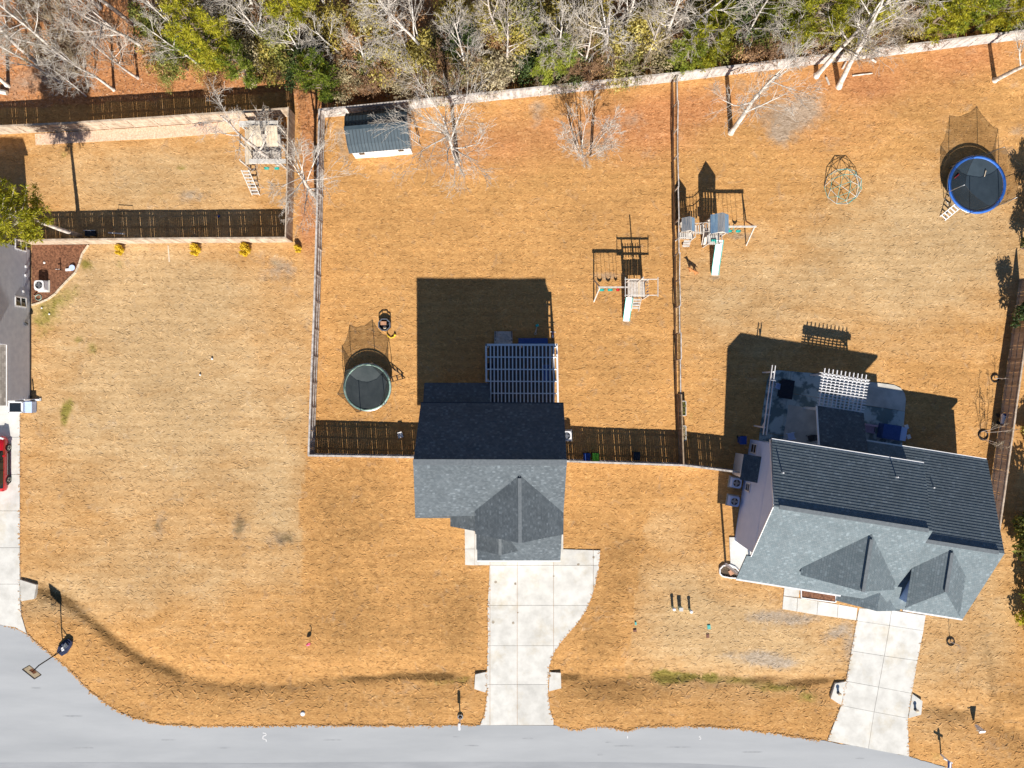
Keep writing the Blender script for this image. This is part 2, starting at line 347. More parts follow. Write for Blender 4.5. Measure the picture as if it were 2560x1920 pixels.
def fbm(X, Y, sc, seed, oct=4):
    r = np.random.default_rng(seed); Z = np.zeros(X.shape)
    for k in range(oct):
        a = r.uniform(0, 2*np.pi, 8); ph = r.uniform(0, 2*np.pi, 8); fr = r.uniform(.7, 1.4, 8)*sc*2**k
        s = sum(np.sin((X*np.cos(t)+Y*np.sin(t))*f+p) for t, p, f in zip(a, ph, fr))/4
        Z += s/2**k
    return Z
roadm = inpoly(XX, YY, ROADPOLY)
hard = roadm.copy()
for pl in (DRIVE_C, DRIVE_R, DRIVE_L, PATIO_R, WALK_C): hard |= inpoly(XX, YY, px2(pl))
ZZ = .018*fbm(XX, YY, .55, 1)+.012*fbm(XX, YY, 2.2, 2)
swm = np.zeros(XX.shape); swd = np.zeros(XX.shape)
for i, s in enumerate(SWALES):
    d = dist_line(XX, YY, px2(s)); wob = 1+.25*fbm(XX, YY, .5, 5)
    swm = np.maximum(swm, np.exp(-(d/1.5)**2)*wob); swd = np.maximum(swd, np.exp(-(d/(.42 if i else .36))**2)*(1+.5*fbm(XX, YY, .8, 9)))
fades = np.ones(XX.shape)
ZZ -= .22*swm + .06*np.clip(swd, 0, 1.2)
re = dist_line(XX, YY, RE)
ZZ -= .02*np.exp(-(re/.5)**2)*(~hard)
ZZ = np.where(hard, np.minimum(ZZ, -.05), ZZ)
near = np.minimum(1, 0*XX)
def blob(px, py, rx, ry, rot=0):
    c = P(px, py); a = R(rot); X = XX-c.x; Y = YY-c.y
    U = X*math.cos(a)+Y*math.sin(a); V = -X*math.sin(a)+Y*math.cos(a)
    return np.exp(-((U/(rx/29))**2+(V/(ry/29))**2))
GREEN, GREY, LIT, DAMP, TONE = [np.zeros(XX.shape) for _ in range(5)]
for b in [(215,660,14,22,30,.9),(170,740,55,28,35,.55),(110,790,40,60,0,.7),(195,850,16,12,0,.6),(232,872,14,15,0,.85),(168,1020,16,24,-20,1.1),(160,1050,9,18,0,.8),(300,660,14,16,0,.5),
          (1655,1692,26,18,0,1.3),(1695,1697,34,14,0,1.2),(1740,1696,30,8,0,.8),(1780,1697,20,13,0,1.2),(1840,1702,40,9,0,.8),(1960,1722,60,9,4,.8),(1575,1696,14,10,0,.6),(1900,1712,50,12,0,.6),(2020,1745,35,16,0,.7),(1730,1790,16,18,0,.35),(1100,1708,45,10,0,.6),(1160,1700,25,10,0,.7),
          (860,1705,25,7,0,.5),(1725,1040,12,20,0,.5),(1725,1090,12,22,0,.4),(455,420,14,10,-30,.8),(160,385,10,12,0,.6),(120,395,22,12,0,.3),(410,480,60,18,0,.3),(2370,920,60,40,0,.25),(2250,1580,60,60,0,.0),
          (2340,1890,14,12,0,.5),(598,1318,15,26,0,.6),(715,1345,24,14,0,.55),(690,660,30,14,0,.5),(390,1315,18,14,0,.4),(2200,870,60,30,0,.12),(330,175,120,14,0,.3),(420,150,60,40,0,.4)]:
    GREEN += b[5]*blob(*b[:5])
for b in [(700,660,40,22,-20,.6),(690,690,60,30,0,.45),(600,1320,28,40,0,.6),(700,1350,38,24,0,.6),(400,1300,25,30,0,.45),(390,1340,30,18,0,.4),(440,1245,30,20,0,.25),(520,1130,60,30,0,.2),(310,1085,35,16,0,.35),(480,490,45,18,0,.75),
          (850,345,16,45,10,.75),(868,392,12,16,0,.5),(955,420,14,18,0,.6),(1345,265,26,20,0,.6),(1340,300,18,30,0,.5),(1140,350,60,50,0,.45),(1470,350,60,45,0,.5),(1580,300,40,30,0,.5),(1620,380,35,25,0,.35),(1790,225,22,22,0,.7),(1850,210,22,18,0,.6),
          (1960,300,80,60,0,.75),(1950,340,22,20,0,.8),(2030,250,45,35,0,.45),(2000,285,60,30,0,.5),(2180,315,14,8,0,.5),(2430,130,25,15,0,.4),(2540,210,20,12,0,.6),(2545,325,25,20,0,.6),(2420,270,30,14,0,.4),
          (1920,1540,60,16,5,1.0),(2000,1550,60,16,8,.9),(2090,1580,40,16,30,1.0),(2125,1610,14,40,0,.8),(1900,1645,55,22,0,1.15),(1960,1660,40,16,0,.9),(1815,1640,28,12,0,.5),(1690,1625,40,8,0,.35),(1755,1640,22,8,0,.4),
          (2400,1690,40,60,0,.3),(2400,1620,25,14,0,.4),(2480,1870,70,40,0,.35),(2090,1640,40,30,0,.3),(2440,1500,40,80,30,.25),(1660,1010,50,60,0,.0),(760,205,30,60,0,.2),(40,215,60,40,0,.5),(100,190,50,30,0,.5)]:
    GREY += b[5]*blob(*b[:5])
for b in [(1400,320,330,70,6,.55),(1620,330,160,90,0,.7),(1760,260,120,60,8,.7),(2150,180,260,60,8,.8),(2050,330,180,90,0,.5),(2450,140,120,60,8,.8),(1200,380,170,60,0,.45),(770,460,22,190,0,1.0),(770,300,20,90,0,1.1),(770,560,28,60,0,1.0),
          (2300,250,250,90,0,.3),(760,230,40,60,0,1.2),(2180,220,60,30,0,.6)]:
    LIT += b[5]*blob(*b[:5])
wood = inpoly(XX, YY, px2([(-1500,320),(0,272),(740,228),(745,262),(800,268),(870,258),(1280,216),(2560,66),(4000,-100),(4000,-1500),(-1500,-1500)]))
LIT = np.where(wood, 1.15, LIT); TONE = np.where(wood, 0, TONE)
for b in [(420,1000,420,330,0,1.0),(300,700,300,120,0,.8),(380,440,330,90,0,.75),(2200,700,400,160,0,.75),(2350,560,220,140,0,.8),(1830,1600,250,110,0,1.25),(1700,1480,120,80,0,.6),(2300,1650,200,200,0,.55),(700,1250,80,170,0,.55),
          (1560,900,120,180,0,.15),(350,1450,330,100,0,.55),(2480,1500,80,200,0,.5),(820,800,60,260,0,.2),(1650,1330,120,80,0,.35),(1800,760,200,120,0,.5),(100,1500,160,60,0,.4)]:
    TONE += b[5]*blob(*b[:5])
_c0 = dist_line(XX, YY, px2(SWALES[0][:8])); DAMP += .55*np.exp(-(_c0/.38)**2)
LIT = np.where(wood, LIT, LIT*.72)
for b in [(1520,690,40,10,0,.8),(1565,806,14,10,0,.8),(1850,590,40,10,0,.8),(1787,692,14,10,0,.8),(918,905,50,16,0,.25),(1800,630,40,20,0,.3),(1590,770,40,16,0,.3)]: GREY += b[5]*blob(*b[:5])
# each owner mows to the line: the middle lot is a warmer straw than its neighbours
lot = inpoly(XX+.25*fbm(XX,YY,.9,31), YY, px2([(806,250),(770,1140),(752,1250),(758,1700),(1560,1700),(1640,1160),(1690,1150),(1684,200)]))
TONE = np.where(lot, TONE*.35-.12, TONE)
LIT += np.where(lot, .10, 0)
DAMP += (.30+.25*(XX < -28))*np.clip(swm-.2, 0, 1)+.12*np.clip(swd, 0, 1)
for b in [(1010,1695,60,6,0,1.3),(905,1700,45,6,0,1.0),(1085,1693,55,8,0,1.4),(1000,1690,20,8,0,.7),(1420,1696,26,8,0,1.3),(2030,1707,65,9,5,1.3),(1900,1703,50,7,5,.8),(250,1575,30,14,-40,.25),(150,1500,30,10,-15,.5),(560,1730,150,18,0,.25),(960,1760,200,24,0,.35),
          (1560,1740,160,30,0,.35),(800,1640,60,120,0,.0),(1150,1480,60,40,0,.2),(870,1310,120,170,0,.45),(900,1560,220,100,0,.40),(1150,1560,70,90,0,.38),(598,1318,15,30,0,.75),(612,1300,22,10,0,.4),(715,1345,22,14,0,.7),(690,1330,12,30,0,.35),(390,1320,14,10,0,.7),(404,1300,14,8,0,.6),(445,1240,10,8,0,.5),(715,700,14,16,0,.6),(690,665,26,14,0,.4),(395,1085,10,14,0,.3),(1560,1400,90,120,0,.3),(1480,1600,60,80,0,.35),(940,1150,80,60,0,.2),(1550,850,60,120,0,.15),(1040,620,160,30,0,.14),(1350,560,180,25,0,.14),(1540,1480,60,100,0,.2),(1520,1640,90,60,0,.15),(2470,1640,14,120,8,.45),(2400,1790,70,14,0,.35),(2540,1750,60,60,0,.45),
          (1240,745,60,45,0,.0),(620,780,30,200,0,.0),(130,1310,0.1+30,30,0,.0),(480,1812,80,6,0,.5),(350,1790,40,8,-20,.5),(2080,1420,40,20,0,.0)]:
    DAMP += b[5]*blob(*b[:5])
nv = XX.size
gm = bpy.data.meshes.new('ground'); gm.vertices.add(nv)
co = np.stack([XX, YY, ZZ], -1).reshape(-1); gm.vertices.foreach_set('co', co)
ny, nx = XX.shape; I = np.arange(nv).reshape(ny, nx)
F = np.stack([I[:-1,:-1], I[:-1,1:], I[1:,1:], I[1:,:-1]], -1).reshape(-1, 4)
gm.loops.add(F.size); gm.loops.foreach_set('vertex_index', F.reshape(-1)); gm.polygons.add(len(F))
gm.polygons.foreach_set('loop_start', np.arange(0, F.size, 4)); gm.polygons.foreach_set('loop_total', np.full(len(F), 4)); gm.update()
gm.polygons.foreach_set('use_smooth', np.ones(len(F), bool))
def ground_attrs(me, masks, tone, lum):
    a = me.attributes.new('mask', 'FLOAT_COLOR', 'POINT'); a.data.foreach_set('color', masks.astype(np.float32).reshape(-1))
    a = me.attributes.new('tone', 'FLOAT', 'POINT'); a.data.foreach_set('value', tone.astype(np.float32).reshape(-1))
    a = me.attributes.new('lum', 'FLOAT', 'POINT'); a.data.foreach_set('value', lum.astype(np.float32).reshape(-1))
MASKS = np.clip(np.stack([GREEN, GREY, LIT, DAMP], -1), 0, 1.3)
ground_attrs(gm, MASKS, np.clip(TONE, -.3, 1), np.ones(XX.shape)*.92)

def ground_material():
    m = bpy.data.materials.new('dry_lawn'); m.use_nodes = True; t = m.node_tree; L = t.links.new
    b = t.nodes['Principled BSDF']; b.inputs['Roughness'].default_value = .95; b.inputs['Specular IOR Level'].default_value = .1
    g = _n(t, 'ShaderNodeNewGeometry').outputs['Position']
    mpn = _n(t, 'ShaderNodeMapping'); mpn.inputs['Scale'].default_value = (.62, 1.25, 1); L(g, mpn.inputs[0]); gs_ = mpn.outputs[0]
    def noise(sc, det=5, dist=0.0, rough=.6, st=False):
        n = _n(t, 'ShaderNodeTexNoise', Scale=sc, Detail=det, Roughness=rough, Distortion=dist); L(gs_ if st else g, n.inputs['Vector']); return n.outputs[0]
    def mixc(f, a, bb, mode='MIX'):
        n = _n(t, 'ShaderNodeMix', data_type='RGBA', blend_type=mode)
        for i, v in ((0, f), (6, a), (7, bb)):
            if isinstance(v, tuple): n.inputs[i].default_value = (*v, 1)
            elif isinstance(v, (int, float)): n.inputs[i].default_value = v
            else: L(v, n.inputs[i])
        return n.outputs[2]
    def ramp(v, stops):
        n = _n(t, 'ShaderNodeValToRGB'); L(v, n.inputs[0]); e = n.color_ramp.elements
        while len(e) < len(stops): e.new(.5)
        for i, (p, c) in enumerate(stops): e[i].position = p; e[i].color = (*c, 1)
        return n.outputs[0]
    def mrange(v, a, bb, c=0.0, d=1.0):
        n = _n(t, 'ShaderNodeMapRange'); n.inputs[1].default_value = a; n.inputs[2].default_value = bb; n.inputs[3].default_value = c; n.inputs[4].default_value = d; L(v, n.inputs[0]); return n.outputs[0]
    def math_(op, a, bb):
        n = _n(t, 'ShaderNodeMath', operation=op)
        for i, v in ((0, a), (1, bb)):
            if isinstance(v, (int, float)): n.inputs[i].default_value = v
            else: L(v, n.inputs[i])
        return n.outputs[0]
    at = _n(t, 'ShaderNodeAttribute', attribute_name='mask'); sp = _n(t, 'ShaderNodeSeparateColor'); L(at.outputs['Color'], sp.inputs[0])
    tone = _n(t, 'ShaderNodeAttribute', attribute_name='tone').outputs['Fac']; lum = _n(t, 'ShaderNodeAttribute', attribute_name='lum').outputs['Fac']
    streak = noise(3.4, 7, 1.6, .62, True); mid = noise(.42, 7, .5, .62, True); fine = noise(9, 4, .8, .6, True); big = noise(.11, 6, .6)
    v = math_('ADD', math_('MULTIPLY', streak, .62), math_('MULTIPLY', fine, .38))
    gold = ramp(v, [(.33,(.33,.165,.055)),(.45,(.49,.26,.094)),(.56,(.59,.325,.118)),(.68,(.76,.48,.21))])
    pale = ramp(v, [(.33,(.355,.22,.105)),(.45,(.495,.33,.165)),(.56,(.565,.39,.205)),(.68,(.70,.525,.32))])
    tn = math_('ADD', tone, mrange(mid, .3, .7, -.28, .28))
    c = mixc(mrange(tn, .1, .9), gold, pale)
    rust = ramp(v, [(.33,(.18,.068,.03)),(.45,(.42,.175,.072)),(.56,(.55,.255,.115)),(.68,(.72,.41,.22))])
    def gate(ch, lo=.30, hi=.62, n=mid, am=.5):
        return mrange(math_('ADD', ch, math_('MULTIPLY', math_('SUBTRACT', n, .5), am)), lo, hi)
    c = mixc(math_('MULTIPLY', gate(sp.outputs[2], .15, .8), .85), c, rust)
    green = ramp(v, [(.34,(.085,.085,.012)),(.5,(.21,.19,.03)),(.66,(.36,.32,.07))])
    n3 = noise(1.6, 6, .6)
    c = mixc(math_('MULTIPLY', gate(sp.outputs[0], .28, .85, n3, 1.1), .85), c, green)
    grey = ramp(v, [(.34,(.20,.165,.125)),(.5,(.33,.28,.225)),(.66,(.50,.44,.38))])
    c = mixc(math_('MULTIPLY', gate(sp.outputs[1], .25, .9, n3, 1.2), .78), c, grey)
    # bare scuffs and clippings spread over all the lawn
    c = mixc(math_('MULTIPLY', mrange(noise(.9, 7, 1.2), .58, .74), .34), c, grey)
    dk = ramp(v, [(.34,(.05,.027,.010)),(.5,(.115,.064,.022)),(.66,(.21,.125,.05))])
    c = mixc(math_('MULTIPLY', gate(at.outputs['Alpha'], .2, 1.05, n3, .8), .85), c, dk)
    c = mixc(1.0, c, mrange(big, .3, .7, .89, 1.13), 'MULTIPLY')
    c = mixc(1.0, c, mrange(mid, .3, .7, .90, 1.13), 'MULTIPLY')
    wv = _n(t, 'ShaderNodeTexWave', Scale=.42, Distortion=3.0, Detail=3.0); wv.bands_direction = 'Y'; wv.inputs['Detail Scale'].default_value = .6; L(g, wv.inputs['Vector'])
    c = mixc(1.0, c, mrange(wv.outputs[0], 0, 1, .955, 1.045), 'MULTIPLY')   # faint mower passes
    c = mixc(1.0, c, lum, 'MULTIPLY')
    L(c, b.inputs['Base Color'])
    bp = _n(t, 'ShaderNodeBump', Strength=.55, Distance=.06); L(v, bp.inputs['Height']); L(bp.outputs[0], b.inputs['Normal'])
    MAT['dry_lawn'] = m
ground_material()
put('ground', gm, 'dry_lawn', kind='structure')

# loose straw of the dormant grass: thousands of curved tufts lying on the lawn, nobody could count them
N = 64000
bx = rng.uniform(-47, 47, N); by = rng.uniform(-34, 38, N)
okm = ~inpoly(bx, by, ROADPOLY)
for pl in (DRIVE_C, DRIVE_R, DRIVE_L, PATIO_R, WALK_C): okm &= ~inpoly(bx, by, px2(pl))
bx, by = bx[okm], by[okm]
# straw creeping over the edges of road and concrete
ex, ey = [], []
def fringe(pl, n, sd):
    w2_ = px2(pl); ls = [math.hypot(b[0]-a[0], b[1]-a[1]) for a, b in zip(w2_[:-1], w2_[1:])]; pr = np.array(ls)/sum(ls)
    for i in rng.choice(len(ls), n, p=pr):
        a, b = w2_[i], w2_[i+1]; s_ = rng.random(); o_ = rng.normal(0, sd); nx_, ny_ = -(b[1]-a[1])/max(ls[i],1e-6), (b[0]-a[0])/max(ls[i],1e-6)
        ex.append(a[0]+(b[0]-a[0])*s_+nx_*o_); ey.append(a[1]+(b[1]-a[1])*s_+ny_*o_)
fringe([p for p in ROAD_EDGE if 0 < p[0] < 1195], 1300, .045); fringe([p for p in ROAD_EDGE if 1392 < p[0] < 2060], 800, .05); fringe(DRIVE_C[3:17], 200, .03); fringe(DRIVE_C[17:24], 130, .03)
fringe([q(*p) for p in DR_L[1:]], 110, .03); fringe([q(*p) for p in DR_R[1:]], 110, .03); fringe([(50,1040),(50,1500),(54,1540)], 110, .03)
nE = len(ex); bx = np.concatenate([bx, ex]); by = np.concatenate([by, ey]); N = len(bx)
ix = np.clip(np.searchsorted(GX, bx)-1, 0, nx-2); iy = np.clip(np.searchsorted(GY, by)-1, 0, ny-2)
fx = (bx-GX[ix])/(GX[ix+1]-GX[ix]); fy = (by-GY[iy])/(GY[iy+1]-GY[iy])
def samp(A): return (A[iy,ix]*(1-fx)*(1-fy)+A[iy,ix+1]*fx*(1-fy)+A[iy+1,ix]*(1-fx)*fy+A[iy+1,ix+1]*fx*fy)
bz = samp(ZZ); bz[-nE:] = np.maximum(bz[-nE:], .0); bz[-nE+2100:] = .05
bm_ = np.stack([samp(MASKS[...,k]) for k in range(4)], -1); bt = samp(np.clip(TONE, -.3, 1))
ang = rng.uniform(0, 2*np.pi, N); Lb = rng.uniform(.18, .5, N); Wb = rng.uniform(.018, .05, N); cv = rng.normal(0, .5, N); hb = rng.uniform(.006, .03, N); ang = np.where(rng.random(N) < .6, rng.normal(0, .55, N)+np.pi*rng.integers(0, 2, N), ang)
Lb[-nE:] *= .45; Wb[-nE:] *= .6
V = np.zeros((N, 6, 3))
for k, s in enumerate((0., .5, 1.)):
    a2 = ang+cv*s; px_ = bx+np.cos(ang+cv*s*.5)*Lb*s; py_ = by+np.sin(ang+cv*s*.5)*Lb*s; pz_ = bz+.008+hb*(1-(2*s-1)**2)
    wv = Wb*(1.0, .9, .25)[k]
    for j, sg in enumerate((-1, 1)):
        V[:, 2*k+j, 0] = px_-np.sin(a2)*wv*sg; V[:, 2*k+j, 1] = py_+np.cos(a2)*wv*sg; V[:, 2*k+j, 2] = pz_
tm = bpy.data.meshes.new('dry_grass'); tm.vertices.add(N*6); tm.vertices.foreach_set('co', V.reshape(-1))
o6 = (np.arange(N)*6)[:, None]
F = np.concatenate([o6+np.array([[0,2,3,1]]), o6+np.array([[2,4,5,3]])], 0)
tm.loops.add(F.size); tm.loops.foreach_set('vertex_index', F.reshape(-1)); tm.polygons.add(len(F))
tm.polygons.foreach_set('loop_start', np.arange(0, F.size, 4)); tm.polygons.foreach_set('loop_total', np.full(len(F), 4)); tm.update()
ground_attrs(tm, np.repeat(bm_, 6, 0), np.repeat(bt, 6), np.repeat(rng.uniform(.82, 1.28, N), 6))
put('dry_grass', tm, 'dry_lawn', label='straw coloured dormant grass lying in tufts over the lawns', cat='grass', kind='stuff')

# ------------------------------------------------------------------ road
n = len(ROAD_EDGE)
def sheet(a, b, z):
    mb = MB(); A = [P(*p) for p in a]; B = [P(*p) for p in b]
    mb.prism([(v.x, v.y) for v in A]+[(v.x, v.y) for v in B[::-1]], z-.12, z); return mb
road = sheet(ROAD_EDGE, SEAM, .0).build('road', 'asphalt', kind='structure')
_r = random.Random(8)
for _x, _y, _w, _h in ((1562,1865,30,2.2),(1500,1887,9,2.5),(1520,1856,8,1.5),(1180,1864,22,1.6),(1140,1842,10,1.4),(830,1850,26,1.6),(560,1870,18,1.8),(180,1790,26,2),(90,1720,14,2),(210,1870,30,1.5),(1320,1846,16,1.4),(1880,1880,26,2),(1700,1868,34,1.8),(420,1850,20,1.5),(2150,1896,12,1.6)):
    MB().poly([(*P(_x+_w*_r.uniform(.75,1.1)*math.cos(k*.785), _y+_h*_r.uniform(.6,1.2)*math.sin(k*.785))[:2], .003) for k in range(8)]).build('stain', 'asphalt_stain', road)
sheet(SEAM, SOUTH, .004).build('road', 'asphalt_dark', kind='structure')

# ------------------------------------------------------------------ slabs
def clip(poly, a, b, c):
    "keep the side a*x+b*y<=c"
    out = []
    for i in range(len(poly)):
        p, r = poly[i-1], poly[i]; dp = a*p[0]+b*p[1]-c; dr = a*r[0]+b*r[1]-c
        if (dp <= 0) != (dr <= 0): t = dp/(dp-dr); out.append((p[0]+(r[0]-p[0])*t, p[1]+(r[1]-p[1])*t))
        if dr <= 0: out.append(r)
    return out
def slabs(parent, poly, us, vs, ang=0.0, org=(0,0), z=.045, m='concrete', gap=.014, name='slab'):
    cs, sn = math.cos(ang), math.sin(ang)
    for u0, u1 in zip(us[:-1], us[1:]):
        for v0, v1 in zip(vs[:-1], vs[1:]):
            p = poly; ou = org[0]*cs+org[1]*sn; ov = -org[0]*sn+org[1]*cs
            p = clip(p, -cs, -sn, -(u0+ou+gap)); p = clip(p, cs, sn, u1+ou-gap) if p else p
            p = clip(p, sn, -cs, -(v0+ov+gap)) if p else p; p = clip(p, -sn, cs, v1+ov-gap) if p else p
            if len(p) > 2:
                ar = abs(sum(p[i-1][0]*p[i][1]-p[i][0]*p[i-1][1] for i in range(len(p))))/2
                if ar > .08: MB().prism(p, -.10, z+random.uniform(-.003,.003)).build(name, m, parent)
random.seed(3)
X_ = lambda px: (px-1280)*CAM_H/FPX
Y_ = lambda py: (960-py)*CAM_H/FPX
dc = thing('driveway', None, None, (X_(1293), Y_(1600), 0), kind='structure')
slabs(dc, px2(DRIVE_C), [X_(1150), X_(1225), X_(1293), X_(1384), X_(1483), X_(1520)], [Y_(v) for v in (1814,1711,1614,1513,1413,1320)][::1])
for pts in ([(1188,1686),(1217,1679),(1217,1732),(1186,1722)], [(1374,1680),(1402,1682),(1403,1720),(1372,1728)]):
    MB().prism(px2(pts), -.5, .05).build('headwall_apron', 'concrete', dc)
wc = thing('path', None, None, (X_(1175), Y_(1370), 0), kind='structure')
slabs(wc, px2([(1162,1322),(1186.4,1322),(1186.4,1413),(1163,1412)]), [X_(1150), X_(1200)], [Y_(1414), Y_(1372), Y_(1310)])
dr = thing('driveway', None, None, P(*q(850,900)), kind='structure')
for i in range(5):
    for A, B in ((DR_L, DR_M), (DR_M, DR_R)):
        p = [Vector((*P(*q(*v))[:2], 0)) for v in (A[i], B[i], B[i+1], A[i+1])]; c = sum(p, Vector())/4
        p = [v+(c-v).normalized()*.02 for v in p]
        MB().prism([(v.x, v.y) for v in p], -.1, .045+random.uniform(-.004,.004)).build('slab', 'concrete', dr)
for pts in ([(569,860),(470,880),(428,1015),(523,1078)], [(1180,973),(1273,1040),(1260,1165),(1143,1197)]):
    MB().prism(px2([q(*p) for p in pts]), -.5, .07).build('headwall_apron', 'concrete', dr)
wr = thing('path', None, None, P(*q3(760,1250)), kind='structure')
top = [(505,1162),(605,1176),(750,1198),(893,1222),(1030,1246)]; bot = [(497,1255),(600,1272),(742,1296),(885,1315),(1022,1335)]
for i in range(4):
    p = [P(*q3(*v)) for v in (top[i], top[i+1], bot[i+1], bot[i])]; c = sum(p, Vector())/4
    MB().prism([tuple((v+(c-v).normalized()*.02)[:2]) for v in p], -.1, .05).build('slab', 'concrete', wr)
MB().prism(px2([q3(515,1080),(q3(622,1085)),(q3(613,1172)),(q3(507,1159))]), -.1, .05).build('slab', 'concrete', wr)
MB().prism(px2([q3(120,745),(q3(330,745)),(q3(330,1000)),(q3(130,960))]), -.1, .12).build('porch_floor', 'concrete', wr)
dl = thing('driveway', None, None, (X_(0), Y_(1300), 0), kind='structure')
slabs(dl, px2(DRIVE_L), [X_(-300), X_(-60), X_(80)], [Y_(v) for v in (1600,1460,1369,1277,1186,1093,1000)])
MB().prism(px2([(51,1449),(92,1462),(86,1497),(52,1503)]), -.5, .06).build('headwall_apron', 'concrete_old', dl)
# patio behind the right-hand house, partly damp, with house shade put into the slab colour
HR = math.atan2(-.156, .988)            # the right-hand house is turned about nine degrees clockwise
RO = Vector(((1846-1280)/29., (960-1224)/29., 0))
pt = thing('patio', None, None, P(*q2(800,700)), kind='structure')
slabs(pt, px2(PATIO_R), [-2.0, 2.9, 6.2, 9.3, 14.0], [1.0, 5.2, 8.9, 14.0], ang=HR, org=(RO.x, RO.y), m='concrete_wet_shade', z=.06)
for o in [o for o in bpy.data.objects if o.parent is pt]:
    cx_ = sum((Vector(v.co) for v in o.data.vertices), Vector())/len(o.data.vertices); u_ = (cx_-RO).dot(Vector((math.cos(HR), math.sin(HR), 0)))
    if u_ > 8 and cx_.y > -1.2: o.data.materials[0] = MAT['concrete_old']  # slabs lying in the sun get the paler cream colour
# oil drips, joints' dirt and paint marks: flat stains with shapes of their own
def stain(px, py, r, m='stain_oil', z=.056):
    c = P(px, py); rr = r/29; mb = MB()
    mb.poly([(c.x+rr*random.uniform(.7,1.15)*math.cos(t*math.pi/5), c.y+rr*random.uniform(.7,1.15)*math.sin(t*math.pi/5), z) for t in range(10)])
    return mb.build('oil_stain', m, dc)
for s in [(1239,1455,3.2),(1288,1459,3.4),(1233,1555,4),(1283,1557,3.6),(1384,1440,2.6),(1446,1411,3.6),(1484,1393,3.0),(1295,1531,1.6)]: stain(*s)
# ------------------------------------------------------------------ roofs
def roof_slope(name, pts, m, parent, course=.145, step=.012, thick=.13):
    "one roof plane laid in shingle courses, each proud of the next one down-slope; pts lie in a plane"
    pts = [Vector(p) for p in pts]; nn = Vector()
    for i in range(len(pts)): nn += (pts[i-1]).cross(pts[i])
    nn.normalize()
    if nn.z < 0: pts = pts[::-1]; nn = -nn
    up = (Vector((0,0,1))-nn*nn.z).normalized(); side = up.cross(nn).normalized()
    o = min(pts, key=lambda p: p.z)
    Q = [((p-o).dot(side), (p-o).dot(up)) for p in pts]; vmax = max(v for _, v in Q); k = max(1, int(math.ceil(vmax/course)))
    mb = MB(); uvs = []
    def w3(u, v, h): return o+side*u+up*v+nn*h
    for i in range(k):
        v0, v1 = i*course, min((i+1)*course, vmax)
        p = clip(clip(Q, 0, -1, -v0), 0, 1, v1) if i else clip(Q, 0, 1, v1)
        if len(p) < 3: continue
        hh = lambda v: step*(1-(v-v0)/course)
        n = len(mb.v); mb.v += [tuple(w3(u, v, hh(v))) for u, v in p]; mb.f.append(tuple(range(n, n+len(p)))); uvs += list(p)
        for a in range(len(p)):
            (u0, q0), (u1, q1) = p[a-1], p[a]
            if abs(q0-v0) < 1e-5 and abs(q1-v0) < 1e-5 and abs(u1-u0) > .02:
                n = len(mb.v); mb.v += [tuple(w3(u0, v0, 0)), tuple(w3(u1, v0, 0)), tuple(w3(u1, v0, step)), tuple(w3(u0, v0, step))]
                mb.f.append((n, n+1, n+2, n+3)); uvs += [(u0, v0), (u1, v0), (u1, v0), (u0, v0)]
    # underside and edges
    n = len(mb.v); c = len(Q); mb.v += [tuple(w3(u, v, 0)) for u, v in Q]+[tuple(w3(u, v, -thick)) for u, v in Q]; uvs += list(Q)*2
    mb.f.append(tuple(range(n+2*c-1, n+c-1, -1))); mb.f += [(n+(i+1)%c, n+i, n+c+i, n+c+(i+1)%c) for i in range(c)]
    me = mb.mesh(name); ul = me.uv_layers.new(name='UVMap')
    idx = np.zeros(len(me.loops), int); me.loops.foreach_get('vertex_index', idx)
    ul.data.foreach_set('uv', np.array(uvs)[idx].astype(np.float32).reshape(-1))
    return put(name, me, m, parent)
def window(parent, c, w, h, axis, out, frame='trim_white', mullion=True):
    "upright window: c = centre on the wall face, axis = unit vector along the wall, out = outward unit vector"
    c, a, n = Vector(c), Vector(axis), Vector(out); z = Vector((0,0,1)); f = MB(); t = .09
    for s in (-1, 1):
        f.bar(c+a*s*(w/2)-z*(h/2+t/2)+n*.03, c+a*s*(w/2)+z*(h/2+t/2)+n*.03, t, .06, up=n)
        f.bar(c-a*(w/2)+z*s*h/2+n*.032, c+a*(w/2)+z*s*h/2+n*.032, t, .06, up=n)
    if mullion: f.bar(c-a*(w/2)+n*.028, c+a*(w/2)+n*.028, .05, .05, up=n)
    fr = f.build('window', frame, parent)
    for s in ((-1, 1) if mullion else (0,)):
        hh = h/2 if mullion else h
        p = MB(); p.bar(c-a*(w/2-.05)+z*(s*h/4)+n*.012, c+a*(w/2-.05)+z*(s*h/4)+n*.012, hh-.06, .012, up=n); p.build('pane', 'glass', fr)
def siding(parent, p, q, z0, z1, m, out, pitch=.2, name='siding'):
    "a wall face of lapped boards from p to q; out = outward unit vector"
    p, q, n = Vector(p), Vector(q), Vector(out); mb = MB(); z = z0
    while z < z1-.01:
        e = min(z+pitch, z1)
        a, b = p.copy(), q.copy(); a.z = b.z = z; c, d = q.copy(), p.copy(); c.z = d.z = e
        mb.add([a+n*.022, b+n*.022, c+n*.004, d+n*.004, a, b], [(0,1,2,3), (4,5,1,0)]); z = e
    return mb.build(name, m, parent)
def gutter(parent, a, b, m='trim_white', r=.06): return MB().bar(a, b, .12, .11).build('gutter', m, parent)

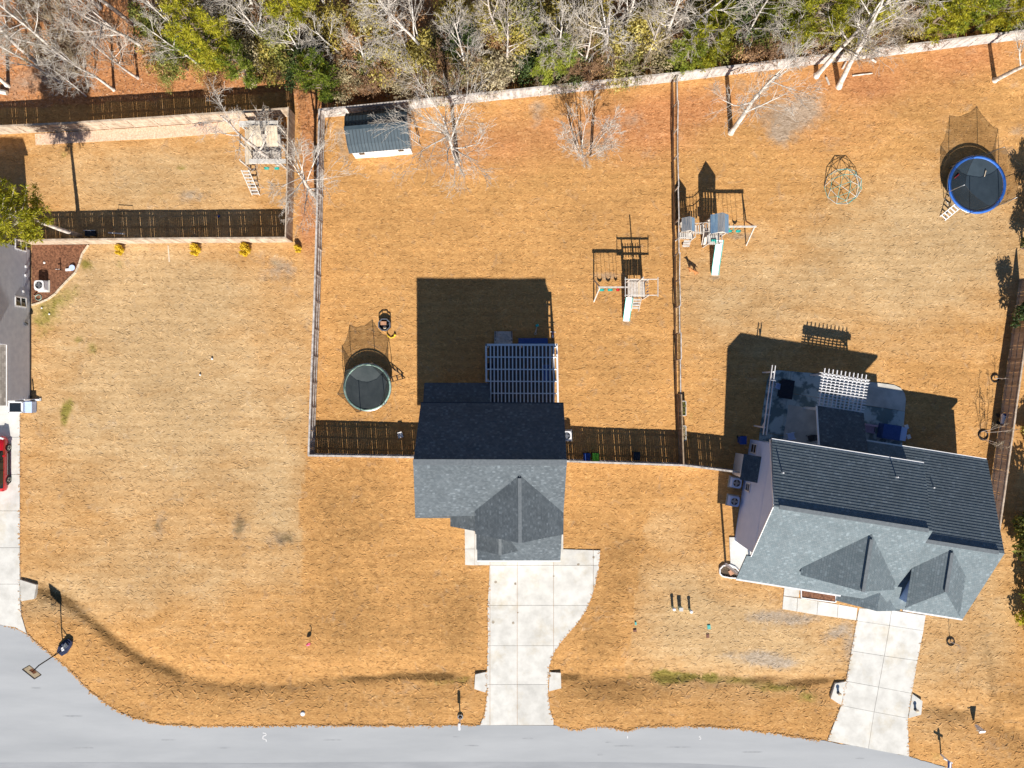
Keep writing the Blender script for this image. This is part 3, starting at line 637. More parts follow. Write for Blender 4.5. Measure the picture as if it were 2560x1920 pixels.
# ================================================================== middle house
W_ = lambda px, py, z=0: Vector((X_(px), Y_(py), z))
ch = thing('house', 'two storey house with dark grey shingle roof in the middle, pergola at its back', 'house', W_(1235,1130))
r0, r1 = P(1033,1155,9.7), P(1417,1156,9.7)
roof_slope('roof_slope', [r0, r1, P(1409,1009,5.95), P(1052,1007.5,5.95)], 'roof_grey', ch)
fl = P(1038,1292,5.95)
fr_ = on_plane(1408.5,1285,r0,r1,fl)
roof_slope('roof_slope', [r0, fl, fr_, r1], 'roof_grey', ch)
MB().bar(r0+Vector((0,0,.06)), r1+Vector((0,0,.06)), .42, .10).build('ridge_cap', 'ridge_cap', ch)
a_ = on_plane(1299,1187,r0,r1,fl); b_ = P(1300,1358,a_.z); c1 = on_plane(1187,1277,r0,r1,fl); c2 = on_plane(1409,1282,r0,r1,fl)
d1 = on_plane(1188,1335,a_,b_,c1); d2 = on_plane(1408.5,1336,a_,b_,c2)
roof_slope('roof_slope', [a_, b_, d1, c1], 'roof_grey', ch, step=.005); roof_slope('roof_slope', [a_, c2, d2, b_], 'roof_grey', ch, step=.005)
MB().bar(a_+Vector((0,-.25,.03)), b_+Vector((0,0,.03)), .26, .05).build('ridge_cap', 'ridge_cap', ch)
yw = Y_(1303); e0, e1 = P(1193,1401,2.9), P(1401,1401,2.9)
p2 = P(1250,1388,4.93); w2 = P(1191,1374,3.0); w2.y = p2.y; x2 = 2*p2.x-w2.x
zk = 2.9+1.7*(p2.y-e0.y)/(yw-e0.y)
roof_slope('roof_slope', [Vector((p2.x,e0.y,2.9)), e1, Vector((e1.x, yw, 4.6)), Vector((p2.x, yw, 4.6))], 'roof_grey', ch)
roof_slope('roof_slope', [e0, Vector((p2.x,e0.y,2.9)), Vector((p2.x,p2.y+.25,3.02)), Vector((e0.x,p2.y+.25,3.02))], 'roof_grey', ch)
roof_slope('roof_slope', [p2, Vector((p2.x,yw,4.93)), Vector((w2.x,yw,3.0)), w2], 'roof_grey', ch)
roof_slope('roof_slope', [p2, Vector((x2,p2.y,3.0)), Vector((x2,yw,3.0)), Vector((p2.x,yw,4.93))], 'roof_grey', ch)
MB().bar(p2+Vector((0,0,.03)), Vector((p2.x,yw,4.96)), .24, .05).build('ridge_cap', 'ridge_cap', ch)
q1 = P(1126,1316,2.9); q2_ = P(1187,1328,4.75); q2_.y = q1.y
roof_slope('roof_slope', [q1, q2_, Vector((q2_.x,Y_(1246),4.75)), Vector((q1.x,Y_(1246),2.9))], 'roof_grey', ch)
n1, n2 = P(1061,957,2.8), P(1226,957,2.8)
roof_slope('roof_slope', [n1, n2, Vector((n2.x,Y_(1014),3.85)), Vector((n1.x,Y_(1014),3.85))], 'roof_grey', ch)
wx0, wx1, wy0, wy1 = X_(1083), X_(1386), Y_(1248), Y_(1011)
yr = r0.y
mb = MB(); mb.prism([(wx0,wy0),(wx1,wy0),(wx1,wy1),(wx0,wy1)], 0, 5.85)
for x in (wx0+.01, wx1-.01): mb.add([(x,wy0,5.8),(x,wy1,5.8),(x,yr,9.45)], [(0,1,2)])
gx0, gx1 = X_(1204), X_(1388)
mb.prism([(gx0,Y_(1294)),(gx1,Y_(1294)),(gx1,wy0),(gx0,wy0)], 0, 5.7); mb.add([(gx0,Y_(1294),5.65),(gx1,Y_(1294),5.65),(b_.x,Y_(1294),b_.z-.3)], [(0,1,2)])
mb.prism([(gx0+.05,Y_(1371)),(gx1-.05,Y_(1371)),(gx1-.05,Y_(1294)),(gx0+.05,Y_(1294))], 0, 2.85)
mb.add([(w2.x+.3,p2.y+.3,2.85),(x2-.3,p2.y+.3,2.85),(p2.x,p2.y+.3,4.7)], [(0,1,2)])
mb.prism([(wx0,Y_(967)),(X_(1218),Y_(967)),(X_(1218),wy1+.02),(wx0,wy1+.02)], 0, 2.75)
mb.build('wall', 'siding_pale', ch)
siding(ch, (wx0,wy1,0), (wx0,wy0,0), 0, 5.8, 'siding_pale', (-1,0,0)); siding(ch, (wx1,wy0,0), (wx1,wy1,0), 0, 5.8, 'siding_pale', (1,0,0))
for x, y in ((1100,1248),(1150,1248)): window(ch, (X_(x),Y_(y),4.3), 1.1, 1.4, (1,0,0), (0,-1,0))
window(ch, (X_(1297),Y_(1294),4.6), 1.5, 1.2, (1,0,0), (0,-1,0))
for x, z in ((1110,1.5),(1170,1.5)): window(ch, (X_(x),Y_(967),z), 1.0, 1.2, (1,0,0), (0,1,0))
for x in (1130,1250,1350): window(ch, (X_(x),wy1,4.4), 1.0, 1.3, (1,0,0), (0,1,0))
gd = MB().box((X_(1297),Y_(1371)-.04,1.1), (4.8,.06,2.2)).build('garage_door', 'trim_white', ch)
for k in range(4): MB().box((X_(1297),Y_(1371)-.085,.28+.55*k), (4.6,.03,.46)).build('panel', 'trim_white', gd)
MB().box((X_(1186),Y_(1248)-.04,1.1), (.95,.07,2.1)).build('door', 'trim_dark', ch)
for px, py, z in ((1138,1121,8.6),(1202,1067,7.0)):
    MB().lathe(P(px,py,z)-Vector((0,0,.5)), [(.055,0),(.055,.75)], 10).build('vent_pipe', 'white_plastic', ch)
MB().box(P(1244,1058,6.9)+Vector((0,0,.0)), (.45,.4,.16)).build('roof_vent', 'trim_dark', ch)
gutter(ch, P(1052,1006.5,5.86), P(1409,1008,5.86), 'trim_dark'); gutter(ch, P(1038,1293,5.85), P(1126,1293,5.85), 'ridge_cap'); gutter(ch, P(1193,1402,2.82), P(1401,1402,2.82))

# pergola, deck and steps behind it
pg = thing('pergola', 'white slatted pergola over the deck behind the middle house', 'pergola', W_(1300,930))
H3 = 3.05
xs = [1200+v/7.54 for v in (205,272,342,408,480,550,620,690,762,832,903,972,1042,1113,1185,1255,1325,1395)]
def PV(px, py, h): return P(px, py, h)
for i, x in enumerate(xs):
    MB().bar(PV(x-1.0,862,H3), PV(x,1012,H3), .10, .14).build('rafter', 'wood_white', pg)
for j, y in enumerate((892.5,923,953,983)):
    MB().bar(PV(1215 if j < 3 else 1224,y,H3+.09), PV(1393,y+.8,H3+.09), .09, .05).build('purlin', 'wood_white', pg)
MB().bar(PV(1213,862,H3-.02), PV(1393,862,H3-.02), .16, .2).build('beam', 'wood_white', pg)
MB().bar(PV(1215,860,H3-.02), PV(1216,955,H3-.02), .14, .2).build('beam', 'wood_white', pg)
MB().bar(PV(1392,860,H3-.02), PV(1395,1008,H3-.02), .14, .2).build('beam', 'wood_white', pg)
for px, py in ((1217,864),(1304,864),(1391,864),(1217,950),(1393,950)):
    t = PV(px,py,H3-.15); MB().bar((t.x,t.y,0), t, .14, .14).build('post', 'wood_white', pg)
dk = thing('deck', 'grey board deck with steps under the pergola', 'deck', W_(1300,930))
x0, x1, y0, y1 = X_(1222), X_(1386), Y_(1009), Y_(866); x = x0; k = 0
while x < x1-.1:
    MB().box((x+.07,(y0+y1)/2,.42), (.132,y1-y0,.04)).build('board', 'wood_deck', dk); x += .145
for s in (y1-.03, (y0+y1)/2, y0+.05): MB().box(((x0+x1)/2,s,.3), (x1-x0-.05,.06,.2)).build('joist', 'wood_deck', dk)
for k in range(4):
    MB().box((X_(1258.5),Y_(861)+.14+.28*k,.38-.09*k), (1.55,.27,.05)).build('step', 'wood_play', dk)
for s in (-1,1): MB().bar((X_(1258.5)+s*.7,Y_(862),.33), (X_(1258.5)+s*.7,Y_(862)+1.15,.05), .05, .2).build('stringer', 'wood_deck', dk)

# ================================================================== right-hand house (own axes: u along the ridge, v towards the street)
U = Vector((math.cos(HR), math.sin(HR), 0)); Vv = Vector((math.sin(HR), -math.cos(HR), 0))
def L3(u, v, z=0): return RO+U*u+Vv*v+Vector((0,0,z))
def L2(u, v): p = L3(u, v); return (p.x, p.y)
rh = thing('house', 'large pale roofed house on the right, turned at an angle, with patio behind', 'house', L3(9,1))
RP = 'roof_pale'
roof_slope('roof_slope', [L3(0,0,8.26), L3(12,0,8.26), L3(12,-4.8,5.84), L3(0,-4.8,5.84)], RP, rh, course=.24, step=.022)
roof_slope('roof_slope', [L3(0,0,8.26), L3(0,4.5,5.33), L3(-.35,4.5,5.33), L3(-.35,6.75,3.87), L3(12,6.75,3.87), L3(12,0,8.26)], RP, rh, course=.19, step=.008)
roof_slope('roof_slope', [L3(12,1.0,6.75), L3(18.65,1.0,6.75), L3(18.55,-5.85,3.3), L3(8.6,-5.85,3.3), L3(8.6,-4.3,4.0807), L3(12,-4.3,4.0807)], RP, rh, course=.24, step=.022)
roof_slope('roof_slope', [L3(12.02,1.0,6.75), L3(12.02,7.25,3.3), L3(18.6,7.25,3.3), L3(18.65,1.0,6.75)], RP, rh, course=.19, step=.008)
MB().bar(L3(.42,0,8.262), L3(11.7,0,8.262), .30, .06).build('ridge_vent', 'ridge_cap', rh)
MB().bar(L3(12.1,1.0,6.752), L3(18.2,1.0,6.752), .30, .06).build('ridge_vent', 'ridge_cap', rh)
# front gables
roof_slope('roof_slope', [L3(7.9,.98,7.62), L3(7.9,5.4,7.62), L3(4.15,5.4,5.13), L3(4.15,4.8,5.13)], RP, rh, course=.19, step=.008)
roof_slope('roof_slope', [L3(7.9,.98,7.62), L3(11.65,4.8,5.13), L3(11.65,5.4,5.13), L3(7.9,5.4,7.62)], RP, rh, course=.19, step=.008)
MB().bar(L3(7.9,1.4,7.68), L3(7.9,5.4,7.68), .26, .08).build('ridge_cap', 'ridge_cap', rh)
roof_slope('roof_slope', [L3(10.97,7.46,4.4), L3(10.97,4.2,4.4), L3(8.29,4.2,2.95), L3(8.29,7.46,2.95)], RP, rh, course=.19, step=.008)
roof_slope('roof_slope', [L3(10.97,7.46,4.4), L3(13.65,7.46,2.95), L3(13.65,4.2,2.95), L3(10.97,4.2,4.4)], RP, rh, course=.19, step=.008)
roof_slope('roof_slope', [L3(14.75,1.3,6.58), L3(14.75,4.65,6.58), L3(12.6,6.6,5.4), L3(12.6,3.3,5.4)], RP, rh, course=.19, step=.008)
roof_slope('roof_slope', [L3(14.75,1.3,6.58), L3(16.9,3.3,5.4), L3(16.9,6.6,5.4), L3(14.75,4.65,6.58)], RP, rh, course=.19, step=.008)
roof_slope('roof_slope', [L3(14.75,4.65,6.58), L3(16.9,6.6,5.4), L3(12.6,6.6,5.4)], RP, rh, course=.19, step=.008)
MB().bar(L3(14.75,1.6,6.63), L3(14.75,4.65,6.63), .26, .08).build('ridge_cap', 'ridge_cap', rh)
# walls
mb = MB(); mb.prism([L2(.34,-4.45), L2(11.9,-4.45), L2(11.9,4.35), L2(.34,4.35)], 0, 5.0)
for u in (.35, 11.9): mb.add([L3(u,-4.45,4.9), L3(u,4.35,4.9), L3(u,0,8.05)], [(0,1,2)])
mb.prism([L2(11.5,-5.5), L2(18.25,-5.5), L2(18.25,6.8), L2(11.5,6.8)], 0, 2.9); mb.add([L3(18.25,-5.5,2.85), L3(18.25,6.8,2.85), L3(18.25,6.8,3.3), L3(18.25,1.0,6.5)], [(0,1,2,3)])
mb.prism([L2(4.5,3), L2(11.4,3), L2(11.4,5.1), L2(4.5,5.1)], 0, 5.2); mb.add([L3(4.5,5.1,5.1), L3(11.4,5.1,5.1), L3(7.9,5.1,7.35)], [(0,1,2)])
mb.prism([L2(8.6,4), L2(13.35,4), L2(13.35,7.1), L2(8.6,7.1)], 0, 2.9); mb.add([L3(8.6,7.1,2.85), L3(13.35,7.1,2.85), L3(10.97,7.1,4.15)], [(0,1,2)])
mb.prism([L2(12.9,2.4), L2(16.6,2.4), L2(16.6,6.3), L2(12.9,6.3)], 2.5, 5.36)
mb.build('wall', 'siding_lilac', rh)
siding(rh, L3(.34,-4.45), L3(.34,4.35), 0, 4.9, 'siding_lilac', -U)
# side bump-out with its own little roof
mb = MB(); mb.prism([L2(-.75,-3.1), L2(.33,-3.1), L2(.33,-1.25), L2(-.75,-1.25)], 0, 2.75); mb.build('bump_out', 'trim_white', rh)
roof_slope('roof_slope', [L3(-.95,-3.25,2.75), L3(.36,-3.25,3.3), L3(.36,-1.1,3.3), L3(-.95,-1.1,2.75)], 'roof_grey', rh)
window(rh, L3(.31,-3.75,1.3), .75, 1.25, Vv, -U); window(rh, L3(.31,-.45,1.35), .65, 1.0, Vv, -U)
window(rh, L3(3,-4.45,3.9), 1.0, 1.3, U, -Vv); window(rh, L3(10.5,-4.45,3.9), 1.0, 1.3, U, -Vv); window(rh, L3(2.2,-4.45,1.5), 1.8, 1.8, U, -Vv)
window(rh, L3(7.9,5.1,5.7), 1.4, 1.2, U, Vv); window(rh, L3(14.7,6.3,4.7), 1.4, .9, U, Vv); window(rh, L3(2.2,4.35,1.6), 1.5, 1.4, U, Vv)
gd = MB().bar(L3(11.0-2.1,7.13,1.05), L3(11.0+2.1,7.13,1.05), .06, 2.1).build('garage_door', 'trim_white', rh)
for k in range(4): MB().bar(L3(9.0,7.18,.26+.52*k), L3(13.0,7.18,.26+.52*k), .03, .44).build('panel', 'trim_white', gd)
MB().bar(L3(6.0,5.13,1.05), L3(6.9,5.13,1.05), .06, 2.1).build('door', 'trim_dark', rh)
for u in (-.1, 2.0, 4.0): MB().bar(L3(u,6.5,0), L3(u,6.5,3.85), .18, .18).build('porch_post', 'trim_white', rh)
for a, b in (((0,-4.87,5.76),(12,-4.87,5.76)), ((8.6,-5.92,3.22),(18.5,-5.92,3.22)), ((-.35,6.82,3.8),(8.2,6.82,3.8)), ((13.7,7.32,3.22),(18.6,7.32,3.22))):
    gutter(rh, L3(*a), L3(*b))
for s, (za, zb, va, vb) in enumerate(((8.2,5.5,-.05,-4.8),(8.2,5.33,.05,4.5))):
    MB().bar(L3(-.02,va,za), L3(-.02,vb,zb), .05, .16).build('rake_board', 'trim_white', rh)
for px, py in (q3(497,287), q3(1305,318), q3(1562,392)):
    A, B, C = L3(0,0,8.26), L3(12,0,8.26), L3(0,-4.8,5.84)
    if px > 2310: A, B, C = L3(12,1.0,6.75), L3(18.65,1.0,6.75), L3(12,-5.85,3.0)
    p = on_plane(px, py, A, B, C); MB().lathe(p-Vector((0,0,.3)), [(.05,0),(.05,.62)], 10).build('vent_pipe', 'white_plastic', rh)
# back porch roof
roof_slope('roof_slope', [L3(4.3,-8.1,2.9), L3(8.2,-8.1,2.9), L3(8.2,-4.5,4.75), L3(4.3,-4.5,4.75)], 'roof_grey', rh)
for u in (4.5, 8.0): MB().bar(L3(u,-7.85,.05), L3(u,-7.85,2.9), .2, .2).build('porch_post', 'trim_white', rh)
gutter(rh, L3(4.26,-8.05,2.95), L3(4.26,-4.95,4.5))
MB().prism([L2(3.1,-7.9), L2(8.3,-7.9), L2(8.3,-4.47), L2(3.1,-4.47)], 0, .1).build('porch_floor', 'concrete_old', rh)
# trellis pergola on the patio
tp = thing('trellis_pergola', 'white lattice topped pergola standing on the patio behind the right-hand house', 'pergola', L3(6.3,-9.6))
for i in range(11):
    u = 4.55+.345*i; MB().bar(L3(u,-11.25,2.72), L3(u,-8.0,2.72), .07, .14).build('rafter', 'wood_white', tp)
for j in range(12):
    v = -10.75+.235*j; MB().bar(L3(4.3,v,2.83), L3(8.25,v,2.83), .06, .05).build('lath', 'wood_white', tp)
for v in (-10.85, -10.6): MB().bar(L3(4.2,v,2.6), L3(8.4,v,2.6), .045, .2).build('beam', 'wood_white', tp)
for u in (4.6, 8.0): MB().bar(L3(u,-10.72,.05), L3(u,-10.72,2.6), .13, .13).build('post', 'wood_white', tp)
for u, s in ((4.6,1),(8.0,-1)): MB().bar(L3(u,-10.72,2.0), L3(u+s*.6,-10.72,2.55), .07, .1).build('brace', 'wood_white', tp)
# narrow arbour
ar = thing('arbour', 'narrow white arbour of two long beams at the edge of the patio', 'arbour', L3(.55,-8))
for s in (-.13, .13): MB().bar(L3(.45+s,-10.85,2.45), L3(.62+s,-5.05,2.45), .05, .18).build('beam', 'wood_white', ar)
for v in (-10.3, -5.65):
    MB().bar(L3(.5,v,0), L3(.5,v,2.5), .12, .12).build('post', 'wood_white', ar)
    MB().bar(L3(.5,v,1.9), L3(.5,v+(.55 if v < -8 else -.5),2.4), .07, .09).build('brace', 'wood_white', ar)
for k in range(4): MB().bar(L3(.28,-9.6+.95*k,2.57), L3(.78,-9.6+.95*k,2.57), .05, .06).build('slat', 'wood_white', ar) if k in (0,3) else None

# ================================================================== left-hand house (mostly outside the frame)
lh = thing('house', 'grey sided house at the left edge beside the red car', 'house', W_(-60,780))
hx = X_(78); mb = MB()
mb.prism([(hx-13,Y_(866)),(hx,Y_(866)),(hx,Y_(626)),(hx-13,Y_(626))], 0, 5.5); mb.add([(hx-.01,Y_(866),5.4),(hx-.01,Y_(626),5.4),(hx-.01,Y_(740),8.9)], [(0,1,2)])
mb.prism([(hx-9,Y_(1000)),(hx-.02,Y_(1000)),(hx-.02,Y_(866)),(hx-9,Y_(866))], 0, 2.85)
mb.build('wall', 'siding_grey', lh)
siding(lh, (hx,Y_(1000),0), (hx,Y_(626),0), .25, 2.8, 'siding_grey', (1,0,0)); siding(lh, (hx,Y_(866),0), (hx,Y_(626),0), 2.8, 5.4, 'siding_grey', (1,0,0))
MB().box((hx+.012,Y_(813),.12), (.03,(1000-626)/29,.24)).build('foundation', 'trim_dark', lh)
roof_slope('roof_slope', [(hx+.3,Y_(740),9.2), (hx+.3,Y_(612),5.3), (hx-13.3,Y_(612),5.3), (hx-13.3,Y_(740),9.2)], 'roof_tan', lh)
roof_slope('roof_slope', [(hx+.3,Y_(740),9.2), (hx-13.3,Y_(740),9.2), (hx-13.3,Y_(880),5.3), (hx+.3,Y_(880),5.3)], 'roof_tan', lh)
roof_slope('roof_slope', [P(15,1014,2.95), P(15,861,2.95), (P(15,861,2.95).x-4.4,P(15,861,2.95).y,5.0), (P(15,861,2.95).x-4.4,P(15,1014,2.95).y,5.0)], 'roof_tan', lh)
gutter(lh, P(16.5,1016,2.9), P(16.5,862,2.9))
for py in (631, 765): window(lh, (hx+.02,Y_(py)+(.35 if py < 700 else .2),1.35), .75, 1.3, (0,1,0), (1,0,0))
for py, z in ((670,.75),(692,.8),(733,1.1)):
    f = MB(); f.box((hx+.07,Y_(py),z), (.14,.16,.16)); f.build('wall_fitting', 'white_plastic', lh)
MB().lathe((hx+.1,Y_(812),.7), [(.14,0),(.16,.12),(.12,.22)], 10).build('vent_hood', 'trim_dark', lh)

# ================================================================== shed
SA = R(4.8); sc_ = P(960.6,391); S_u = Vector((math.cos(SA), math.sin(SA), 0)); S_v = Vector((-math.sin(SA), math.cos(SA), 0))
S0 = Vector((sc_.x, sc_.y, 0))
def SH(u, v, z=0): return S0+S_u*u+S_v*v+Vector((0,0,z))
sh = thing('shed', 'small garden shed with ribbed slate blue metal roof and white front in the back corner', 'shed', SH(0,1.5))
prof = [(-.18,1.95),(.32,2.62),(1.5,3.15),(2.68,2.62),(3.18,1.95)]
mb = MB()
for (v0, z0), (v1, z1) in zip(prof[:-1], prof[1:]):
    o = MB().slab([SH(-2.6,v0,z0), SH(2.6,v0,z0), SH(2.6,v1,z1), SH(-2.6,v1,z1)], .05).build('roof_panel', 'shed_roof', sh)
    for k in range(19):
        u = -2.52+.28*k; MB().bar(SH(u,v0,z0+.012), SH(u,v1,z1+.012), .06, .06).build('rib', 'shed_rib', o)
MB().bar(SH(-2.62,1.5,3.18), SH(2.62,1.5,3.18), .3, .05).build('ridge_cap', 'shed_roof', sh)
mb = MB(); mb.prism([tuple(SH(*c)[:2]) for c in ((-2.45,0),(2.45,0),(2.45,3.0),(-2.45,3.0))], 0, 2.05)
for u in (-2.44, 2.44): mb.add([SH(u,0,2.0), SH(u,3.0,2.0), SH(u,2.68,2.55), SH(u,1.5,3.08), SH(u,.32,2.55)], [(0,1,2,3,4)])
mb.build('wall', 'trim_white', sh)
for u in (-.45, .45): MB().bar(SH(u-.42,-.03,.95), SH(u+.42,-.03,.95), .05, 1.8).build('door', 'white_plastic', sh)
for u in (-1.65, 1.65):
    f = MB().bar(SH(u-.3,-.03,1.3), SH(u+.3,-.03,1.3), .05, .6).build('window', 'trim_white', sh)
    MB().bar(SH(u-.24,-.06,1.3), SH(u+.24,-.06,1.3), .02, .46).build('pane', 'glass', f)
ld = thing('ladder', 'short ladder leaning on the end wall of the garden shed', 'ladder', SH(2.9,1.2))
for v in (.7, 1.4): MB().bar(SH(3.2,v,0), SH(2.5,v,2.2), .05, .07).build('rail', 'wood_play', ld)
for k in range(5): MB().bar(SH(3.09-.12*k,.7,.35+.4*k), SH(3.09-.12*k,1.4,.35+.4*k), .05, .04).build('rung', 'wood_play', ld)

# ================================================================== fences
random.seed(11)
BAY = 2.4
def picket_mesh(seed, h, dark=False):
    r = random.Random(seed); mb = MB(); x = .0
    while x < BAY-.04:
        w_ = .138; hh = h+r.uniform(-.025,.02); y = r.uniform(-.004,.004)
        mb.box((min(x+w_/2, BAY-.03), y, hh/2+.02), (w_ if x+w_ < BAY else .06, .018, hh)); x += w_+r.choice([.003,.004,.005,.006,.022])
    return mb.mesh('pickets')
def fence(label, pts, h=1.83, side=1, m='fence_grey', cap=True, group=None, railz=(.28,.92,1.58), capw=.15):
    W = [Vector((*P(*p)[:2], 0)) for p in pts]; t = thing('fence', label, 'fence', W[0], group=group)
    var = [picket_mesh(s, h) for s in (1,2,3)]
    rail = MB().box((BAY/2,0,0), (BAY,.045,.10)).mesh('rail'); post = MB().box((0,0,(h-.02)/2), (.10,.05,h-.02)).mesh('post'); capm = MB().box((BAY/2,0,0), (BAY+.01,capw,.035)).mesh('cap_board')
    for me in var+[rail, post, capm]: me.materials.append(MAT[m])
    inv = t.matrix_basis.inverted()
    def place(name, me, loc, rz, sx=1.0, kind=None):
        o = bpy.data.objects.new(name, me); COL.objects.link(o); o.parent = t; o.matrix_parent_inverse = inv
        o.location = loc; o.rotation_euler = (0,0,rz); o.scale = (sx,1,1)
        if kind: o['kind'] = kind
    for a, b in zip(W[:-1], W[1:]):
        d = b-a; L_ = d.length; n = max(1, round(L_/BAY)); d.normalize(); rz = math.atan2(d.y, d.x); nrm = Vector((-d.y, d.x, 0))*side
        for k in range(n):
            p = a+d*(L_*k/n); sx = L_/n/BAY; dz = random.uniform(-.015,.015)
            place('pickets', random.choice(var), p+Vector((0,0,dz)), rz, sx, 'stuff')
            place('post', post, p+nrm*.036, rz)
            for z in railz: place('rail', rail, p+nrm*.035+Vector((0,0,z)), rz, sx)
            if cap: place('cap_board', capm, p+nrm*.02+Vector((0,0,h+.035+dz)), rz, sx)
        place('post', post, b+nrm*.036-d*.06, math.atan2(d.y, d.x))
    return t
fence('long weathered grey fence along the woods behind the middle and right-hand yards', [(812,294),(880,288),(1280,247),(1690,204),(2070,158),(2560,98),(2760,74)], side=-1)
fence('grey fence with three pale rails down the left side of the middle yard', [(812,294),(806,560),(800,760),(792,960),(786,1134)], side=1)
fence('grey fence joining the middle house to its left yard corner', [(786,1134),(1083,1139)], side=1)
fence('grey fence from the middle house to the right-hand house with bins behind it', [(1386,1147),(1697,1158),(1843,1176)], side=1)
fence('solid lower end of the thin fence beside the raised planters', [(1691,985),(1697,1158)], side=-1, m='fence_brown', capw=.11)
of = thing('fence', 'thin open rail and mesh fence between the middle yard and the right-hand yard', 'fence', P(1682,206))
OW = [Vector((*P(*p)[:2], 0)) for p in [(1682,206),(1684,400),(1686,640),(1690,900),(1691,985)]]
for a, b in zip(OW[:-1], OW[1:]):
    n = max(1, round((b-a).length/2.4)); d = (b-a)/n
    for k in range(n):
        p = a+d*k; j0, j1 = Vector((random.uniform(-.07,.07),0,0)), Vector((random.uniform(-.07,.07),0,0))
        MB().box((p.x,p.y,.86), (.10,.10,1.72)).build('post', 'fence_tan', of)
        MB().bar(p+Vector((0,0,1.74))+j0, p+d+Vector((0,0,1.74))+j1, .085, .05).build('top_rail', 'fence_grey', of)
        MB().bar(p+Vector((-.06,0,.34))+j0, p+d+Vector((-.06,0,.34))+j1, .025, .5).build('kick_board', 'fence_brown', of)
        MB().bar(p+Vector((.055,0,1.1)), p+d+Vector((.055,0,1.1)), .006, 1.1).build('mesh_panel', 'net', of)
fence('tan fence at the top of the left neighbour yard beside the pale gravel strip', [(-260,356),(0,336),(214,326),(400,314),(560,303),(738,291)], side=-1, m='fence_tan')
fence('thin tan fence on the right end of the left neighbour yard', [(738,288),(735,470),(731,606)], side=-1, m='fence_tan', capw=.1)
fence('tan fence above the yellow shrubs along the bottom of the left neighbour yard', [(731,606),(420,608),(82,612)], side=-1, m='fence_tan')
fence('brown picket fence sloping beside the right edge of the photo', [(2548,700),(2520,900),(2492,1100),(2462,1320)], side=-1, m='fence_tan', capw=.13)
# ================================================================== beds, edging, small ground pieces
def flat(name, pts, z, m, **kw):
    return MB().prism(px2(pts), -.1, z).build(name, m, **kw)
bed = flat('flower_bed', [(80,612),(222,612),(207,634),(199,660),(190,681),(170,701),(150,722),(140,734),(121,748),(100,757),(80,763)], .05, 'mulch', kind='structure')
edge = [(222,613),(207,634),(199,660),(190,681),(170,701),(150,722),(140,734),(121,748),(100,757),(80,763)]
ed = thing('bed_edging', 'curved pale stone edging of the bark bed beside the grey house', 'edging', P(150,722))
for a, b in zip(edge[:-1], edge[1:]):
    A, B = P(*a), P(*b); n = max(1, round((B-A).length/.45))
    for k in range(n):
        p, r = A+(B-A)*(k/n), A+(B-A)*((k+.94)/n); MB().bar(p+Vector((0,0,.05)), r+Vector((0,0,.05)), .13, .14).build('edging_stone', 'wood_tan', ed)
flat('gravel_strip', [(88,335),(214,328),(400,316),(560,305),(600,302),(600,328),(545,334),(400,346),(300,351),(214,356),(90,363)], .045, 'gravel_pale', kind='structure')
fb = flat('flower_bed', [q3(632,1112),q3(800,1128),q3(872,1142),q3(872,1203),q3(630,1172)], .07, 'mulch', kind='structure')
e2 = thing('bed_edging', 'white border round the bark bed by the front walk of the right-hand house', 'edging', P(*q3(750,1150)))
ring = [q3(628,1108),q3(630,1174),q3(874,1206),q3(874,1140)]
for a, b in zip(ring[:-1], ring[1:]): MB().bar(P(*a)+Vector((0,0,.06)), P(*b)+Vector((0,0,.06)), .08, .14).build('edging_stone', 'trim_white', e2)
rb_ = [q3(185,1035),q3(120,1030),q3(70,1020),q3(52,1000),q3(52,970),q3(75,945),q3(120,938),q3(160,955),q3(188,985)]
flat('flower_bed', rb_, .07, 'soil', kind='structure')
e3 = thing('bed_edging', 'white rounded border of the small bed at the front corner of the right-hand house', 'edging', P(*q3(100,990)))
for a, b in zip(rb_[:-1], rb_[1:]): MB().bar(P(*a)+Vector((0,0,.10)), P(*b)+Vector((0,0,.10)), .10, .22).build('edging_stone', 'trim_white', e3)
c = P(*q3(135,993)); MB().box((c.x,c.y,.1), (.42,.42,.06), .5).build('paver', 'brick_red', label='square terracotta paver lying in the rounded corner bed', cat='paver')
for px, py, wx, wy, m, lb in ((1589,1558,.16,.28,'lid_teal','small turquoise utility lid in the lawn nearer the middle driveway'), (1772,1567,.28,.38,'lid_teal','larger turquoise utility lid below the white pipes'),
        (1587,1576,.3,.2,'lid_brown','rusty flat utility lid nearer the middle driveway'), (1769,1589,.26,.36,'lid_brown','brown utility lid just under the larger turquoise lid')):
    c = P(px,py); mb = MB(); mb.box((c.x,c.y,.02), (wx,wy,.08), .1); mb.box((c.x,c.y,.07), (wx*.8,wy*.8,.03), .1); mb.build('valve_cover', m, label=lb, cat='lid')
c = P(757,1784); mb = MB(); mb.lathe((c.x,c.y,0), [(.2,0),(.2,.05),(.14,.09)], 18); mb.build('water_meter_cover', 'white_plastic', label='round white cover in the verge near the road', cat='cover')
def painted(pts, wd, name='paint_mark'):
    mb = MB()
    for a, b in zip(pts[:-1], pts[1:]): mb.bar(Vector((*P(*a)[:2], .006)), Vector((*P(*b)[:2], .006)), wd, .006)
    return mb
painted([(1752,1840),(1748,1840),(1748,1843),(1752,1844),(1752,1848),(1748,1848)], .045).build('paint_mark', 'paint_white', label='small white painted letter s on the road', cat='road marking')
painted([(657,1832),(664,1833),(666,1838),(658,1840),(657,1847),(665,1848),(666,1854)], .07).build('paint_mark', 'paint_white', label='white painted squiggle on the road at lower left', cat='road marking')
painted([(1569,1840),(1569,1846)], .06).build('paint_mark', 'paint_white', label='short white dash on the road beside the middle driveway', cat='road marking')

